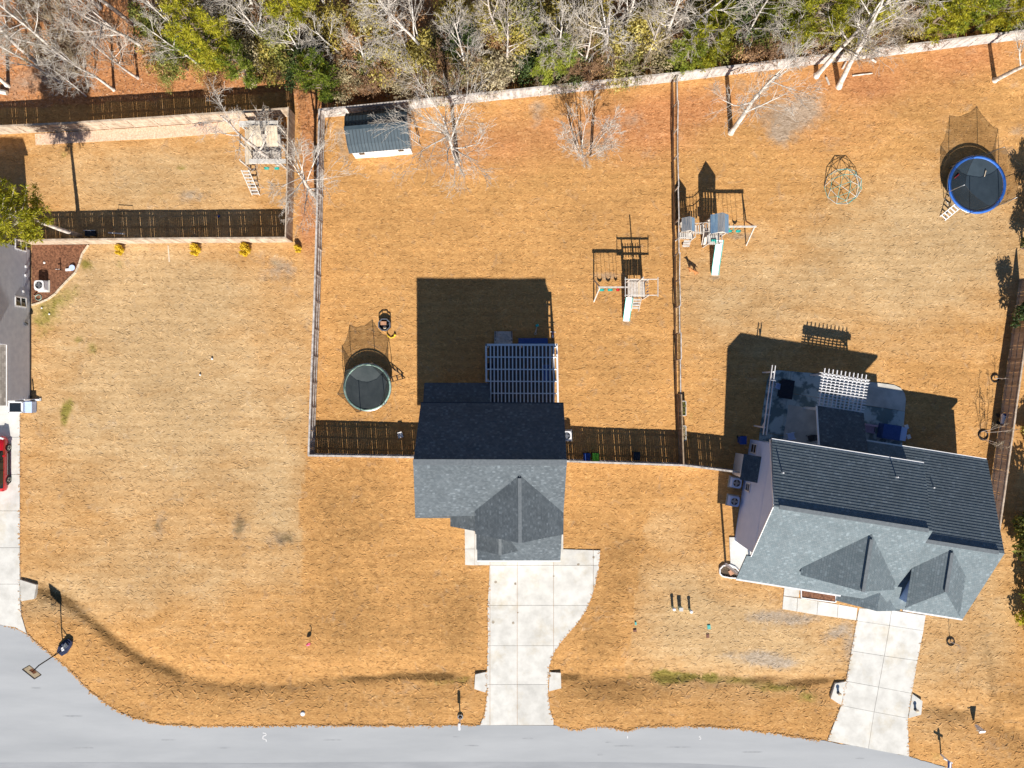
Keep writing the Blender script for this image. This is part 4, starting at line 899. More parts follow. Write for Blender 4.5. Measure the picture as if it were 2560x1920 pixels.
# ================================================================== trampolines
def trampoline(label, px, py, r, pad_m, mat_m, net_m, poles, top=2.75, skew=(0,0), seed=1, padw=.28, gap=None):
    rr = random.Random(seed); z = .9; c = P(px, py, z); t = thing('trampoline', label, 'trampoline', (c.x, c.y, 0))
    n = 40; ci = lambda R_, k, zz: (c.x+R_*math.cos(2*math.pi*k/n), c.y+R_*math.sin(2*math.pi*k/n), zz)
    mb = MB()
    mb.add([ci(r-padw,k,z-.02) for k in range(n)], [tuple(range(n))]); mb.build('jumping_mat', mat_m, t)
    mb = MB(); vs = []
    for R_, zz in ((r-padw,z-.01),(r-padw+.03,z+.04),(r-.04,z+.04),(r,z-.01)): vs += [ci(R_,k,zz) for k in range(n)]
    mb.add(vs, [(i*n+k, i*n+(k+1)%n, (i+1)*n+(k+1)%n, (i+1)*n+k) for i in range(3) for k in range(n)])
    mb.build('safety_pad', pad_m, t, smooth=True)
    mb = MB(); mb.tube([ci(r+.01,k,z-.06) for k in range(n+1)], .035, 8, cap=False); mb.build('frame_ring', 'steel', t, smooth=True)
    for k in range(4):
        a = 2*math.pi*(k+.4)/4
        b = MB(); pA = Vector((c.x+r*math.cos(a-.22), c.y+r*math.sin(a-.22), z-.06)); pB = Vector((c.x+r*math.cos(a+.22), c.y+r*math.sin(a+.22), z-.06))
        b.tube([pA, (pA.x,pA.y,.05), (pB.x,pB.y,.05), pB], .03, 8); b.build('leg', 'steel', t, smooth=True)
    tops = []
    for k in range(poles):
        a = 2*math.pi*(k+.25)/poles; base = Vector((c.x+(r+.04)*math.cos(a), c.y+(r+.04)*math.sin(a), .35)); lean = rr.uniform(-.05,.12)
        tp_ = Vector((c.x+(r+lean)*math.cos(a)+skew[0], c.y+(r+lean)*math.sin(a)+skew[1], top+rr.uniform(-.18,.1))); tops.append((a, tp_))
        mid_ = (base+tp_)/2+Vector((.08*math.cos(a), .08*math.sin(a), 0))
        b = MB(); b.tube([base, mid_, tp_], .026, 8); b.build('net_pole', 'steel' if k % 2 else 'black_paint', t, smooth=True)
    for k in range(poles):
        a0, p0 = tops[k]; a1, p1 = tops[(k+1) % poles]; a1 = a1 if a1 > a0 else a1+2*math.pi
        vs = []; m_ = 8
        for i in range(m_+1):
            s = i/m_; a = a0+(a1-a0)*s; sag = 4*s*(1-s)*rr.uniform(.22,.3)
            tpp = p0.lerp(p1, s)-Vector((0,0,sag)); rad = 1-.10*4*s*(1-s)
            bt_ = Vector((c.x+(r-.12)*math.cos(a), c.y+(r-.12)*math.sin(a), z+.03))
            for j in range(4):
                v = bt_.lerp(tpp, j/3); q_ = math.sin(math.pi*j/3)*.10*math.sin(3*a+j); v += Vector((-q_*math.cos(a), -q_*math.sin(a), 0)); vs.append(v)
        mb = MB(); mb.add(vs, [(i*4+j, (i+1)*4+j, (i+1)*4+j+1, i*4+j+1) for i in range(m_) for j in range(3)]); mb.build('safety_net', net_m, t, smooth=True)
        mb = MB(); mb.tube([vs[i*4+3] for i in range(m_+1)], .012, 5); mb.build('net_cord', 'black_paint', t)
    return t, c, r
t1, c, r = trampoline('round trampoline with pale green rim and net in the middle yard', 918, 968, 2.02, 'green_pad', 'mat_grey', 'net_green', 6, seed=4, padw=.16)
def ladder_part(t, a, r, c, n=4, w_=.42, m='steel'):
    ax = Vector((math.cos(a), math.sin(a), 0)); sd_ = Vector((-ax.y, ax.x, 0)); ld = MB(); top_ = Vector((c.x,c.y,.88))+ax*(r+.02); bt_ = Vector((c.x,c.y,.03))+ax*(r+1.15)
    for s in (-1, 1): ld.bar(top_+sd_*s*w_/2, bt_+sd_*s*w_/2, .05, .05)
    o = ld.build('ladder', m, t)
    for k in range(n):
        p = bt_.lerp(top_, (k+.5)/n); MB().bar(p-sd_*w_/2, p+sd_*w_/2, .1, .03).build('rung', m, o)
ladder_part(t1, R(18), r, c, 3, m='black_paint')
t2, c, r = trampoline('big trampoline with bright blue pad and black net in the right-hand yard', 2443, 461, 2.48, 'blue_pad', 'mat_blue', 'net', 6, top=2.95, skew=(.25,.12), seed=9, padw=.26)
ladder_part(t2, R(-132), r, c, 5, .55, 'white_plastic')
for px, py, m, ang, lb, L_ in ((2392,440,'red_plastic',.75,'red foam bat lying on the blue trampoline',.55), (2463,433,'wood_tan',1.35,'tan wooden bat lying on the blue trampoline',.6)):
    p = P(px,py,.95); d = Vector((math.cos(ang),math.sin(ang),0)); mb = MB(); mb.tube([p-d*L_/2, p-d*L_*.1, p+d*L_*.25, p+d*L_/2], [.025,.03,.05,.04], 8)
    mb.build('toy_bat', m, label=lb, cat='bat', smooth=True)

# ================================================================== dome climber
dm = P(2105,467); D = thing('dome_climber', 'open geodesic climbing dome of teal and white bars on the lawn', 'climber', (dm.x, dm.y, 0))
ph = (1+5**.5)/2; ico = [Vector(v).normalized() for v in ((0,1,ph),(0,-1,ph),(0,1,-ph),(0,-1,-ph),(1,ph,0),(-1,ph,0),(1,-ph,0),(-1,-ph,0),(ph,0,1),(-ph,0,1),(ph,0,-1),(-ph,0,-1))]
rotq = ico[0].rotation_difference(Vector((0,0,1))); ico = [rotq@v for v in ico]; pts_ = list(ico); edges_ = set(); key = {}
def mid_(i, j):
    k = (min(i,j), max(i,j))
    if k not in key: pts_.append(((ico[i]+ico[j])/2).normalized()); key[k] = len(pts_)-1
    return key[k]
for i in range(12):
    for j in range(i):
        if (ico[i]-ico[j]).length < 1.1: m_ = mid_(i,j); edges_ |= {(i,m_),(j,m_)}
        for k in range(j):
            if max((ico[i]-ico[j]).length, (ico[i]-ico[k]).length, (ico[k]-ico[j]).length) < 1.1:
                a, b, c3 = mid_(i,j), mid_(i,k), mid_(j,k); edges_ |= {(a,b),(b,c3),(a,c3)}
for n_, (i, j) in enumerate(sorted(edges_)):
    a, b = pts_[i], pts_[j]
    if a.z > -.05 and b.z > -.05:
        f_ = lambda v: Vector((dm.x+1.55*v.x, dm.y+1.55*v.y, .03+1.6*max(0,v.z)))
        MB().tube([f_(a), f_(b)], .019, 6).build('bar', ('bar_teal','bar_pale')[(n_*7+i) % 2], D)

# ================================================================== play sets
def swing(t, top, zseat, dx, m_seat, w_=.42):
    for s in (-1, 1): MB().tube([top+Vector((s*w_/2,0,0)), Vector((top.x+s*w_/2*.9+dx,top.y+dx*.2,zseat))], .014, 5).build('chain', 'black_paint', t)
    mb = MB(); vs = []
    for i in range(9):
        s = i/8-.5; zz = zseat-.14*(1-4*s*s); vs += [Vector((top.x+dx+s*w_,top.y-.11+dx*.2,zz)), Vector((top.x+dx+s*w_,top.y+.11+dx*.2,zz))]
    mb.add(vs, [(2*i,2*i+2,2*i+3,2*i+1) for i in range(8)]); v2 = [v-Vector((0,0,.03)) for v in vs]; mb.add(v2, [(2*i+1,2*i+3,2*i+2,2*i) for i in range(8)])
    mb.build('swing_seat', m_seat, t)
def slide(t, a, b, wd, m='white_plastic', rim='teal_plastic'):
    a, b = Vector(a), Vector(b); d = (b-a); s_ = Vector((d.y,-d.x,0)).normalized(); n = 12; L_ = []; 
    for i in range(n+1):
        s = i/n; zz = a.z+(b.z-a.z)*(s*1.1 if s < .8 else .88+(s-.8)*.6)
        p = a+(b-a)*s; p.z = max(b.z, zz); L_.append(p)
    mb = MB(); vs = []
    for p in L_: vs += [p-s_*wd/2+Vector((0,0,.10)), p-s_*wd*.42, p+s_*wd*.42, p+s_*wd/2+Vector((0,0,.10))]
    mb.add(vs, [(4*i+j, 4*i+4+j, 4*i+5+j, 4*i+1+j) for i in range(n) for j in range(3)]); lo = [v-Vector((0,0,.05)) for v in vs]; mb.add(lo, [(4*i+1+j, 4*i+5+j, 4*i+4+j, 4*i+j) for i in range(n) for j in range(3)])
    o = mb.build('slide', m, t)
    for k in (-1, 1): MB().tube([p+s_*k*wd/2+Vector((0,0,.11)) for p in L_], .03, 6).build('slide_rim', rim, o)
def deckboards(t, x0, x1, y0, y1, z, m='wood_play', nb=6):
    w_ = (x1-x0)/nb
    for k in range(nb): MB().box((x0+w_*(k+.5),(y0+y1)/2,z), (w_*.93,y1-y0,.05)).build('board', m, t)
WP = 'wood_play'
# --- middle yard set: open frame tower, swings on the left, slide towards the house
T = P(1590,726); g1 = thing('play_set', 'small open wooden play set with swings and slide in the middle yard', 'play set', (T.x,T.y,0))
bx0, bx1 = P(1566,720,1.4).x, P(1616,720,1.4).x; by0, by1 = P(1590,744,1.4).y, P(1590,702,1.4).y
deckboards(g1, bx0+.1, bx1-.1, by0+.05, by1-.05, 1.4)
for x in (bx0+.06, bx1-.06):
    for y in (by0+.05, by1-.05): MB().box((x,y,1.3), (.1,.1,2.6)).build('post', WP, g1)
for y in (by0+.05, by1-.05): MB().bar((bx0-.35,y,2.62), (bx1+.75,y,2.62), .05, .12).build('beam', 'wood_frame', g1)
for x in (bx0-.3, bx1+.7): MB().bar((x,by0-.1,2.72), (x,by1+.1,2.72), .06, .06).build('beam', 'wood_frame', g1)
MB().box(((bx0+bx1)/2+.1,by1-.1,2.2), (.1,.1,3.6)).build('mast', WP, g1)
MB().bar(((bx0+bx1)/2+.2,by0+.1,1.47), ((bx0+bx1)/2+.2,by1-.1,1.47), .14, .05).build('plank', 'wood_tan', g1)
for z in (1.75, 2.1): MB().bar((bx0,by1-.02,z), (bx1,by1-.02,z), .04, .09).build('guard_rail', WP, g1)
for k in range(7): MB().box((bx0+.14+.22*k,by1-.0,1.9), (.07,.03,.8)).build('baluster', WP, g1)
for k in range(5): MB().box((bx1-.0,by0+.2+.25*k,1.85), (.03,.09,.8)).build('baluster', 'fabric_blue' if k < 2 else 'wood_frame', g1)
bl = P(1500,718,2.3); br_ = Vector((bx0+.05,bl.y,2.3)); MB().bar(bl-Vector((.15,0,0)), br_, .11, .15).build('swing_beam', WP, g1)
for dy, dx in ((-.95,-.25),(.95,-.25)): MB().bar((bl.x,bl.y,2.35), (bl.x+dx,bl.y+dy,0), .09, .09).build('frame_leg', WP, g1)
MB().bar((bl.x-.13,bl.y-.5,1.1), (bl.x-.13,bl.y+.5,1.1), .05, .09).build('cross_brace', WP, g1)
swing(g1, Vector((P(1510,722,2.2).x,bl.y,2.22)), .75, -.02, 'teal_plastic'); swing(g1, Vector((P(1531,722,2.2).x,bl.y,2.22)), .75, .02, 'teal_plastic'); swing(g1, Vector((P(1551,724,2.2).x,bl.y,2.22)), .8, .0, 'red_plastic', .28)
slide(g1, P(1573,744,1.42), P(1565.5,803,.18), .55)
for k in range(4):
    z = 1.15-.3*k; y = by0-.15-.2*k; MB().box((bx0+.95,y,z), (.62,.14,.04)).build('step', 'wood_frame', g1)
for s in (-.32, .32): MB().bar((bx0+.95+s,by0,1.4), (bx0+.95+s,by0-.98,.02), .04, .12).build('stringer', WP, g1)
# --- right-hand yard set: two roofed towers, bridge, swings on the right
def tower(t, pxa, pxb, pya, pyb, zd, ze, zr, m_l, m_r):
    "gabled tower; roof outline in the photo between these pixels"
    a, b = P(pxa,pya,ze), P(pxb,pyb,ze); x0, x1, y0, y1 = a.x, b.x, b.y, a.y; xm = (x0+x1)/2
    for (xa, m) in ((x0, m_l), (x1, m_r)):
        nb = 5
        for k in range(nb):
            s0, s1 = k/nb, (k+.95)/nb; pa = Vector((xm,0,zr)).lerp(Vector((xa,0,ze)), s0); pb = Vector((xm,0,zr)).lerp(Vector((xa,0,ze)), s1)
            MB().slab([(pa.x,y0,pa.z), (pb.x,y0,pb.z), (pb.x,y1,pb.z), (pa.x,y1,pa.z)], .025).build('roof_board', m if k > 1 else 'play_roof', t)
    ix0, ix1, iy0, iy1 = x0+.14, x1-.14, y0+.15, y1-.15
    for x in (ix0, ix1):
        for y in (iy0, iy1): MB().box((x,y,ze/2), (.1,.1,ze)).build('post', WP, t)
    for y in (y0+.05, y1-.05):
        mb = MB(); mb.add([(x0+.1,y,ze),(x1-.1,y,ze),(xm,y,zr-.03)], [(0,1,2)]); mb.build('gable_panel', WP, t)
    deckboards(t, ix0, ix1, iy0, iy1, zd, nb=5)
    for z in (zd+.75, ze-.15):
        for x in (ix0, ix1): MB().bar((x,iy0,z), (x,iy1,z), .04, .09).build('guard_rail', WP, t)
        MB().bar((ix0,iy1,z), (ix1,iy1,z), .04, .09).build('guard_rail', WP, t)
    n = 5
    for k in range(n): MB().box((ix0+(ix1-ix0)*(k+.5)/n,iy1+.02,zd+.4), (.14,.025,.75)).build('wall_board', WP, t)
    return ix0, ix1, iy0, iy1
T = P(1800,575); g2 = thing('play_set', 'large wooden play set with two roofed towers and a bridge in the right-hand yard', 'play set', (T.x,T.y,0))
A = tower(g2, 1776, 1821.7, 537, 584, 1.5, 2.75, 3.6, 'play_roof_blue', 'play_roof_blue'); B = tower(g2, 1704, 1737, 545, 579, 1.0, 2.05, 2.65, 'play_roof', 'play_roof_blue')
for k in range(7):
    s = (k+.5)/7; x = B[1]+(A[0]-B[1])*s; MB().box((x,A[2]+.55,1.05+.4*s-.25*math.sin(math.pi*s)), (.13,.75,.04)).build('bridge_plank', 'wood_frame', g2)
for y in (A[2]+.17, A[2]+.93):
    MB().tube([Vector((B[1],y,1.75)), Vector(((B[1]+A[0])/2,y,1.8)), Vector((A[0],y,2.2))], .03, 6).build('bridge_rail', WP, g2)
    for k in range(5):
        s = (k+.5)/5; x = B[1]+(A[0]-B[1])*s; MB().bar((x,y,1.05+.4*s-.2), (x,y,1.75+.45*s), .04, .04).build('baluster', WP, g2)
for (X0, X1, Y0, Y1, z) in ((A[0]-.1, A[1]-.25, P(1790,612,1.4).y, A[2]-.02, 1.5), (B[0]-.25, B[1]+.3, P(1720,598,.9).y, B[2]-.02, .95)):
    deckboards(g2, X0, X1, Y0, Y1, z, 'wood_frame', 6)
    MB().bar((X0,Y0,z+.65), (X0+(X1-X0)*.45,Y0,z+.65), .05, .09).build('guard_rail', 'wood_frame', g2)
    MB().bar((X0,Y0,z+.65), (X0,Y1,z+.65), .05, .09).build('guard_rail', 'wood_frame', g2); MB().bar((X1,Y0,z+.65), (X1,Y1,z+.65), .05, .09).build('guard_rail', 'wood_frame', g2)
    for k in range(5): MB().box((X0+.06+.16*k,Y0,z+.3), (.05,.03,.65)).build('baluster', WP, g2)
    for x in (X0+.05, X1-.05): MB().box((x,Y0+.05,z/2+.3), (.09,.09,z+.7)).build('post', WP, g2)
for k in range(3): MB().box((P(1717,605,.5).x,P(1717,603+6*k,.7-.25*k).y,.7-.25*k), (.6,.16,.05)).build('step', 'wood_frame', g2)
slide(g2, P(1799,600,1.55), P(1787,688,.2), .62)
MB().box((P(1784,601,1.6).x,P(1784,601,1.6).y,1.58), (.4,.14,.1)).build('toy_panel', 'teal_plastic', g2)
MB().bar(P(1766,570,1.3), P(1759,612,.05), .4, .06).build('climbing_ramp', WP, g2)
bl = P(1886,566.5,2.4); MB().bar((A[1],bl.y,2.4), bl+Vector((.15,0,0)), .12, .16).build('swing_beam', 'wood_frame', g2)
for dy, dx in ((-1.1,.25),(1.0,.25)): MB().bar((bl.x,bl.y,2.45), (bl.x+dx*.4,bl.y+dy,0), .09, .09).build('frame_leg', 'brick_red' if dy > 0 else WP, g2)
for px in (1838, 1860): swing(g2, Vector((P(px,570,2.3).x,bl.y,2.32)), .75, .02, 'teal_plastic')
for dx in (.25, .62): MB().bar((A[1]+dx+.1,bl.y-.3,2.2), (A[1]+dx+.1,bl.y+.3,2.2), .04, .05).build('trapeze_bar', 'teal_plastic', g2)
# --- left neighbour's set, under the bare branches
T = P(660,365); g3 = thing('play_set', 'tan wooden play house with ladder under bare branches in the left neighbour yard', 'play set', (T.x,T.y,0))
px0, px1 = P(608,330,1.5).x, P(706,330,1.5).x; py0, py1 = P(650,412,1.5).y, P(650,318,1.5).y
for x in (px0+.1, px1-.1):
    for y in (py0+.1, (py0+py1)/2, py1-.1): MB().box((x,y,1.25), (.12,.12,2.5)).build('post', WP, g3)
nb = 4
for (xa, xb) in ((px0+.95, px0+1.95), (px0+2.2, px1-.05)):
    for k in range(nb):
        w_ = (xb-xa)/nb; MB().slab([(xa+w_*k,py0+1.25,2.35), (xa+w_*(k+.95),py0+1.25,2.35), (xa+w_*(k+.95),py1-.3,2.75), (xa+w_*k,py1-.3,2.75)], .03).build('roof_board', 'wood_tan', g3)
deckboards(g3, px0+.1, px1-.1, py0+.1, py1-.1, 1.4, WP, 9)
deckboards(g3, px0+.25, px0+.8, py0, py1-.2, 1.62, 'wood_tan', 2)
MB().bar((px0+.1,py1-.12,2.6), (px1,py1-.12,2.6), .5, .08).build('beam', 'wood_frame', g3)
MB().bar((px0+.8,py0+.05,2.3), (px1+.55,py0+.05,2.3), .35, .12).build('beam', 'wood_frame', g3)
for k in range(9):
    x = px0+.9+.27*k
    for s in (-1, 1): MB().bar((x,py0+.35,1.95), (x+s*.5,py0+1.1,1.95), .03, .03).build('lattice_slat', 'wood_frame', g3)
a, b = P(612,424,1.4), P(640,488,.05)
for s in (-.32, .32): MB().bar(a+Vector((s,0,0)), b+Vector((s,0,0)), .06, .09).build('ladder_rail', 'wood_frame', g3)
for k in range(8): p = a.lerp(b, (k+.5)/8); MB().bar(p-Vector((.32,0,0)), p+Vector((.32,0,0)), .12, .05).build('rung', 'wood_frame', g3)
for k in range(2): swing(g3, Vector((px0+1.7+.85*k,py0-.02,2.2)), .7, 0, 'teal_plastic')

# ================================================================== basketball hoop
hb_ = P(165,1616); bh = thing('basketball_hoop', 'portable basketball hoop with dark base at the kerb by the road bend', 'basketball hoop', (hb_.x,hb_.y,0))
dirb = Vector((-.62,-.78,0)).normalized(); sdb = Vector((-dirb.y,dirb.x,0))
mb = MB(); pp = [hb_+dirb*a+sdb*b for a, b in ((.75,.28),(.75,-.28),(.35,-.45),(-.45,-.38),(-.75,-.2),(-.75,.2),(-.45,.38),(.35,.45))]; mb.prism([(v.x,v.y) for v in pp], .02, .2)
pp = [hb_+dirb*a*.8+sdb*b*.8 for a, b in ((.75,.28),(.75,-.28),(.35,-.45),(-.45,-.38),(-.75,-.2),(-.75,.2),(-.45,.38),(.35,.45))]; mb.prism([(v.x,v.y) for v in pp], .2, .28); mb.build('base', 'base_navy', bh)
MB().box((*(hb_-dirb*.25)[:2],.33), (.4,.34,.14), .7).build('ballast', 'steel', bh); MB().box((*(hb_+dirb*.15)[:2],.31), (.24,.3,.08), .5).build('ballast', 'white_plastic', bh)
p0 = hb_+dirb*.35; MB().tube([p0+Vector((0,0,.25)), p0+dirb*.25+Vector((0,0,3.0))], .05, 8).build('pole', 'black_paint', bh)
for s in (-.15,.15): MB().tube([hb_-dirb*.4+sdb*s+Vector((0,0,.3)), p0+dirb*.1+Vector((0,0,1.3))], .02, 6).build('strut', 'black_paint', bh)
bc = p0+dirb*.75+Vector((0,0,3.35))
for z in (3.1,3.4): MB().tube([p0+dirb*.22+Vector((0,0,z-.3)), bc+Vector((0,0,z-3.35))], .025, 6).build('arm', 'black_paint', bh)
bb = MB().bar(bc-sdb*.62, bc+sdb*.62, .04, .8).build('backboard', 'acrylic', bh)
f = MB()
for z in (-.4,.4): f.bar(bc-sdb*.63+Vector((0,0,z)), bc+sdb*.63+Vector((0,0,z)), .06, .05)
for s in (-.62,.62): f.bar(bc+sdb*s-Vector((0,0,.42)), bc+sdb*s+Vector((0,0,.42)), .06, .05)
f.build('board_frame', 'black_paint', bb)
MB().bar(bc-dirb*.035-sdb*.25-Vector((0,0,.1)), bc-dirb*.035+sdb*.25-Vector((0,0,.1)), .03, .35).build('mount_plate', 'brick_red', bh)
rc = bc+dirb*.28-Vector((0,0,.28)); MB().tube([rc+Vector((.23*math.cos(k*.524),.23*math.sin(k*.524),0)) for k in range(13)], .015, 6).build('rim', 'red_plastic', bh)
nt_ = MB()
for k in range(8): a = k*math.pi/4; nt_.tube([rc+Vector((.22*math.cos(a),.22*math.sin(a),0)), rc+Vector((.14*math.cos(a+.4),.14*math.sin(a+.4),-.4))], .008, 4)
nt_.build('net', 'white_plastic', bh)

# ================================================================== red car
def car(px, py):
    c = P(px,py); t = thing('car', 'shiny red hatchback parked on the driveway at the left edge', 'car', (c.x,c.y,0))
    # nose towards the top of the photo; stations from the tail: y, half width, sill z, belt z, roof half width, roof z
    st = [(-2.34,.62,.42,.62,.5,.64),(-2.27,.80,.30,.78,.62,.86),(-2.05,.88,.24,.90,.66,1.12),(-1.55,.92,.22,.94,.66,1.46),(-.9,.93,.22,.95,.68,1.53),(-.1,.93,.22,.95,.68,1.53),(.5,.93,.22,.95,.64,1.44),
          (1.18,.92,.22,.96,.72,1.0),(1.7,.91,.22,.90,.70,.94),(2.1,.86,.26,.80,.6,.84),(2.3,.72,.34,.66,.5,.70),(2.36,.55,.42,.56,.4,.58)]
    vs = []
    for y, hw, zs, zb, rw, zr in st: vs += [(c.x-hw*.92,c.y+y,zs),(c.x-hw,c.y+y,(zs+zb)/2),(c.x-hw*.96,c.y+y,zb),(c.x-rw,c.y+y,zr),(c.x+rw,c.y+y,zr),(c.x+hw*.96,c.y+y,zb),(c.x+hw,c.y+y,(zs+zb)/2),(c.x+hw*.92,c.y+y,zs)]
    n = len(st); body = MB(); glass = MB()
    def isglass(i, j): return (j in (2,4) and 2 <= i <= 6) or (j == 3 and (i == 6 or i == 2))
    fs = []; gs = []
    for i in range(n-1):
        for j in range(7): (gs if isglass(i,j) else fs).append((i*8+j, i*8+j+1, (i+1)*8+j+1, (i+1)*8+j))
        fs.append((i*8+7, i*8, (i+1)*8, (i+1)*8+7))
    fs += [tuple(range(8)), tuple(range((n-1)*8+7, (n-1)*8-1, -1))]
    body.add(vs, fs); b = body.build('body', 'car_red', t, smooth=True)
    bv = b.modifiers.new('bevel', 'BEVEL'); bv.width = .03; bv.segments = 2; bv.limit_method = 'ANGLE'; bv.angle_limit = R(25)
    for a_, gset in (('side_window', [g for g in gs if g[0] % 8 in (2,4)]), ('windscreen', [g for g in gs if g[0] % 8 == 3])):
        g = MB(); g.add(vs, gset); g.build(a_, 'glass_car', t)
    for s in (-1, 1):
        for y in (-.5,.2): MB().bar((c.x+s*.905,c.y+y,.95), (c.x+s*.665,c.y+y,1.5), .05, .05).build('pillar', 'black_paint', t)
        for y in (-1.38, 1.36):
            w_ = MB(); x = c.x+s*.84; w_.tube([(x-s*.11,c.y+y,.33), (x+s*.115,c.y+y,.33)], .33, 20); tw = w_.build('wheel', 'rubber', t)
            w_ = MB(); w_.tube([(x+s*.10,c.y+y,.33), (x+s*.125,c.y+y,.33)], .21, 16); w_.build('rim', 'alloy', tw)
            w_ = MB()
            for k in range(5):
                a = k*1.2566; w_.bar((x+s*.13,c.y+y,.33), (x+s*.13,c.y+y+.2*math.cos(a),.33+.2*math.sin(a)), .05, .02, up=(1,0,0))
            w_.build('spokes', 'dark_plastic', tw)
            w_ = MB(); w_.tube([(x+s*.02,c.y+y+.40*math.cos(k*.349),.33+.40*math.sin(k*.349)) for k in range(10)], .05, 6); w_.build('wheel_arch', 'black_paint', t)
        MB().box((c.x+s*.6,c.y+2.16,.76), (.36,.22,.12), -s*.35).build('headlight', 'white_plastic', t); MB().box((c.x+s*.7,c.y-2.22,.78), (.2,.12,.22)).build('tail_light', 'red_plastic', t)
        MB().box((c.x+s*1.0,c.y+.72,1.0), (.2,.12,.13)).build('mirror', 'car_red', t); MB().bar((c.x+s*.935,c.y-1.0,.32), (c.x+s*.935,c.y+.95,.32), .05, .12).build('sill', 'black_paint', t)
        MB().bar((c.x+s*.955,c.y-.95,.52), (c.x+s*.955,c.y+.9,.52), .02, .04).build('trim_strip', 'steel', t)
    return t
car(2, 1158)

# ================================================================== air conditioners, bins, utility pipes
def ac(label, px, py, m, h=.75, s=.82, rz=0):
    c = P(px,py,h); t = thing('air_conditioner', label, 'air conditioner', (c.x,c.y,0), rz, group=None)
    inv = Matrix.Translation((c.x,c.y,0)) @ Matrix.Rotation(rz,4,'Z')
    def b(mb, n, mm, par=t):
        mb.v = [tuple(inv@Vector(v)) for v in mb.v]; return mb.build(n, mm, par)
    b(MB().box((0,0,.05), (s+.2,s+.2,.1)), 'pad', 'concrete_old'); b(MB().box((0,0,h/2-.02), (s-.04,s-.04,h-.2)), 'housing', m)
    for k in range(6): b(MB().box((0,0,.18+.09*k), (s-.01,s-.01,.03)), 'louvre', m)
    tp_ = MB(); n = 20; ri = s*.37; vs = []; sq = [(s/2,s/2),(-s/2,s/2),(-s/2,-s/2),(s/2,-s/2)]
    for k in range(n):
        a = 2*math.pi*(k+.5)/n; cx, cy = math.cos(a), math.sin(a); f_ = (s/2)/max(abs(cx),abs(cy)); f_ = min(f_, s*.62); vs += [(ri*cx,ri*cy,h), (f_*cx,f_*cy,h), (f_*cx,f_*cy,h-.07)]
    tp_.add(vs, [(3*k, 3*k+1, 3*((k+1)%n)+1, 3*((k+1)%n)) for k in range(n)]+[(3*k+1, 3*k+2, 3*((k+1)%n)+2, 3*((k+1)%n)+1) for k in range(n)]); b(tp_, 'top_cover', m)
    f_ = MB().lathe((0,0,h-.09), [(ri,0),(ri,.02)], 20); b(f_, 'fan_well', 'dark_plastic')
    fan = MB()
    for k in range(4):
        a = k*math.pi/2; fan.bar((0,0,h-.03), (ri*.9*math.cos(a),ri*.9*math.sin(a),h-.05), .16, .015)
    b(fan, 'fan', 'steel'); g_ = MB()
    for rr_ in (.3,.65,1.0): g_.tube([(ri*rr_*math.cos(2*math.pi*k/16),ri*rr_*math.sin(2*math.pi*k/16),h+.01) for k in range(17)], .008, 4, cap=False)
    b(g_, 'fan_guard', 'steel')
ac('white air conditioner unit in the bark bed beside the grey house', 97, 713, 'white_plastic')
ac('white air conditioner unit half hidden under the eave of the middle house', 1417, 1090, 'white_plastic')
ac('upper of two blue grey air conditioners beside the right-hand house', 1842, 1208, 'siding_lilac', rz=HR)
ac('lower of two blue grey air conditioners beside the right-hand house', 1836.5, 1254, 'siding_lilac', rz=HR)
def bin_(label, px, py, m, rz=0):
    c = P(px,py,1.0); t = thing('wheeled_bin', label, 'bin', (c.x,c.y,0))
    mb = MB(); a, b_ = .24, .3; mb.add([(c.x+sx*a*k,c.y+sy*b_*k,z) for z, k in ((.06,.8),(.95,1)) for sx, sy in ((-1,-1),(1,-1),(1,1),(-1,1))], [(3,2,1,0),(0,1,5,4),(1,2,6,5),(2,3,7,6),(3,0,4,7)]); mb.build('body', m, t)
    l_ = MB(); l_.slab([(c.x-.28,c.y-.34,1.0),(c.x+.28,c.y-.34,1.0),(c.x+.28,c.y+.34,1.05),(c.x-.28,c.y+.34,1.05)], .05); ld = l_.build('lid', m, t)
    for s in (-.12,0,.12): MB().bar((c.x+s,c.y-.28,1.015), (c.x+s,c.y+.28,1.06), .04, .02).build('lid_rib', m, ld)
    MB().bar((c.x-.25,c.y+.36,.98), (c.x+.25,c.y+.36,.98), .04, .04).build('handle', 'rubber', t)
    for s in (-.22,.22): MB().tube([(c.x+s-.03,c.y+.24,.1),(c.x+s+.03,c.y+.24,.1)], .1, 12).build('wheel', 'rubber', t)
bin_('dark blue wheeled bin beside the bright green bin', 1467, 1143, 'blue_plastic'); bin_('bright green wheeled bin behind the fence', 1489, 1143, 'green_plastic'); bin_('black wheeled bin standing alone behind the fence', 1592, 1141, 'dark_plastic')
bin_('dark wheeled bin by the back corner of the right-hand house', *q2(222,910), 'blue_plastic')
for px, py, lb in ((1686,1524,'left one of two white capped pipes standing in the lawn'), (1729,1530,'right one of two white capped pipes standing in the lawn')):
    c = P(px,py,.75); t = thing('vent_pipe', lb, 'pipe', (c.x,c.y,0), group='capped pipes in the lawn'); MB().lathe((c.x,c.y,0), [(.11,0),(.11,.62)], 14).build('pipe', 'green_pad', t, smooth=False); MB().lathe((c.x,c.y,.62), [(.14,0),(.14,.1),(.08,.14)], 14).build('cap', 'white_plastic', t)
c = P(1703,1524,.6); t = thing('utility_box', 'grey green utility box between two white capped pipes', 'utility box', (c.x,c.y,0)); MB().box((c.x,c.y,.28), (.3,.26,.56)).build('housing', 'green_pad', t); MB().box((c.x,c.y,.58), (.34,.3,.06)).build('lid', 'siding_pale', t)

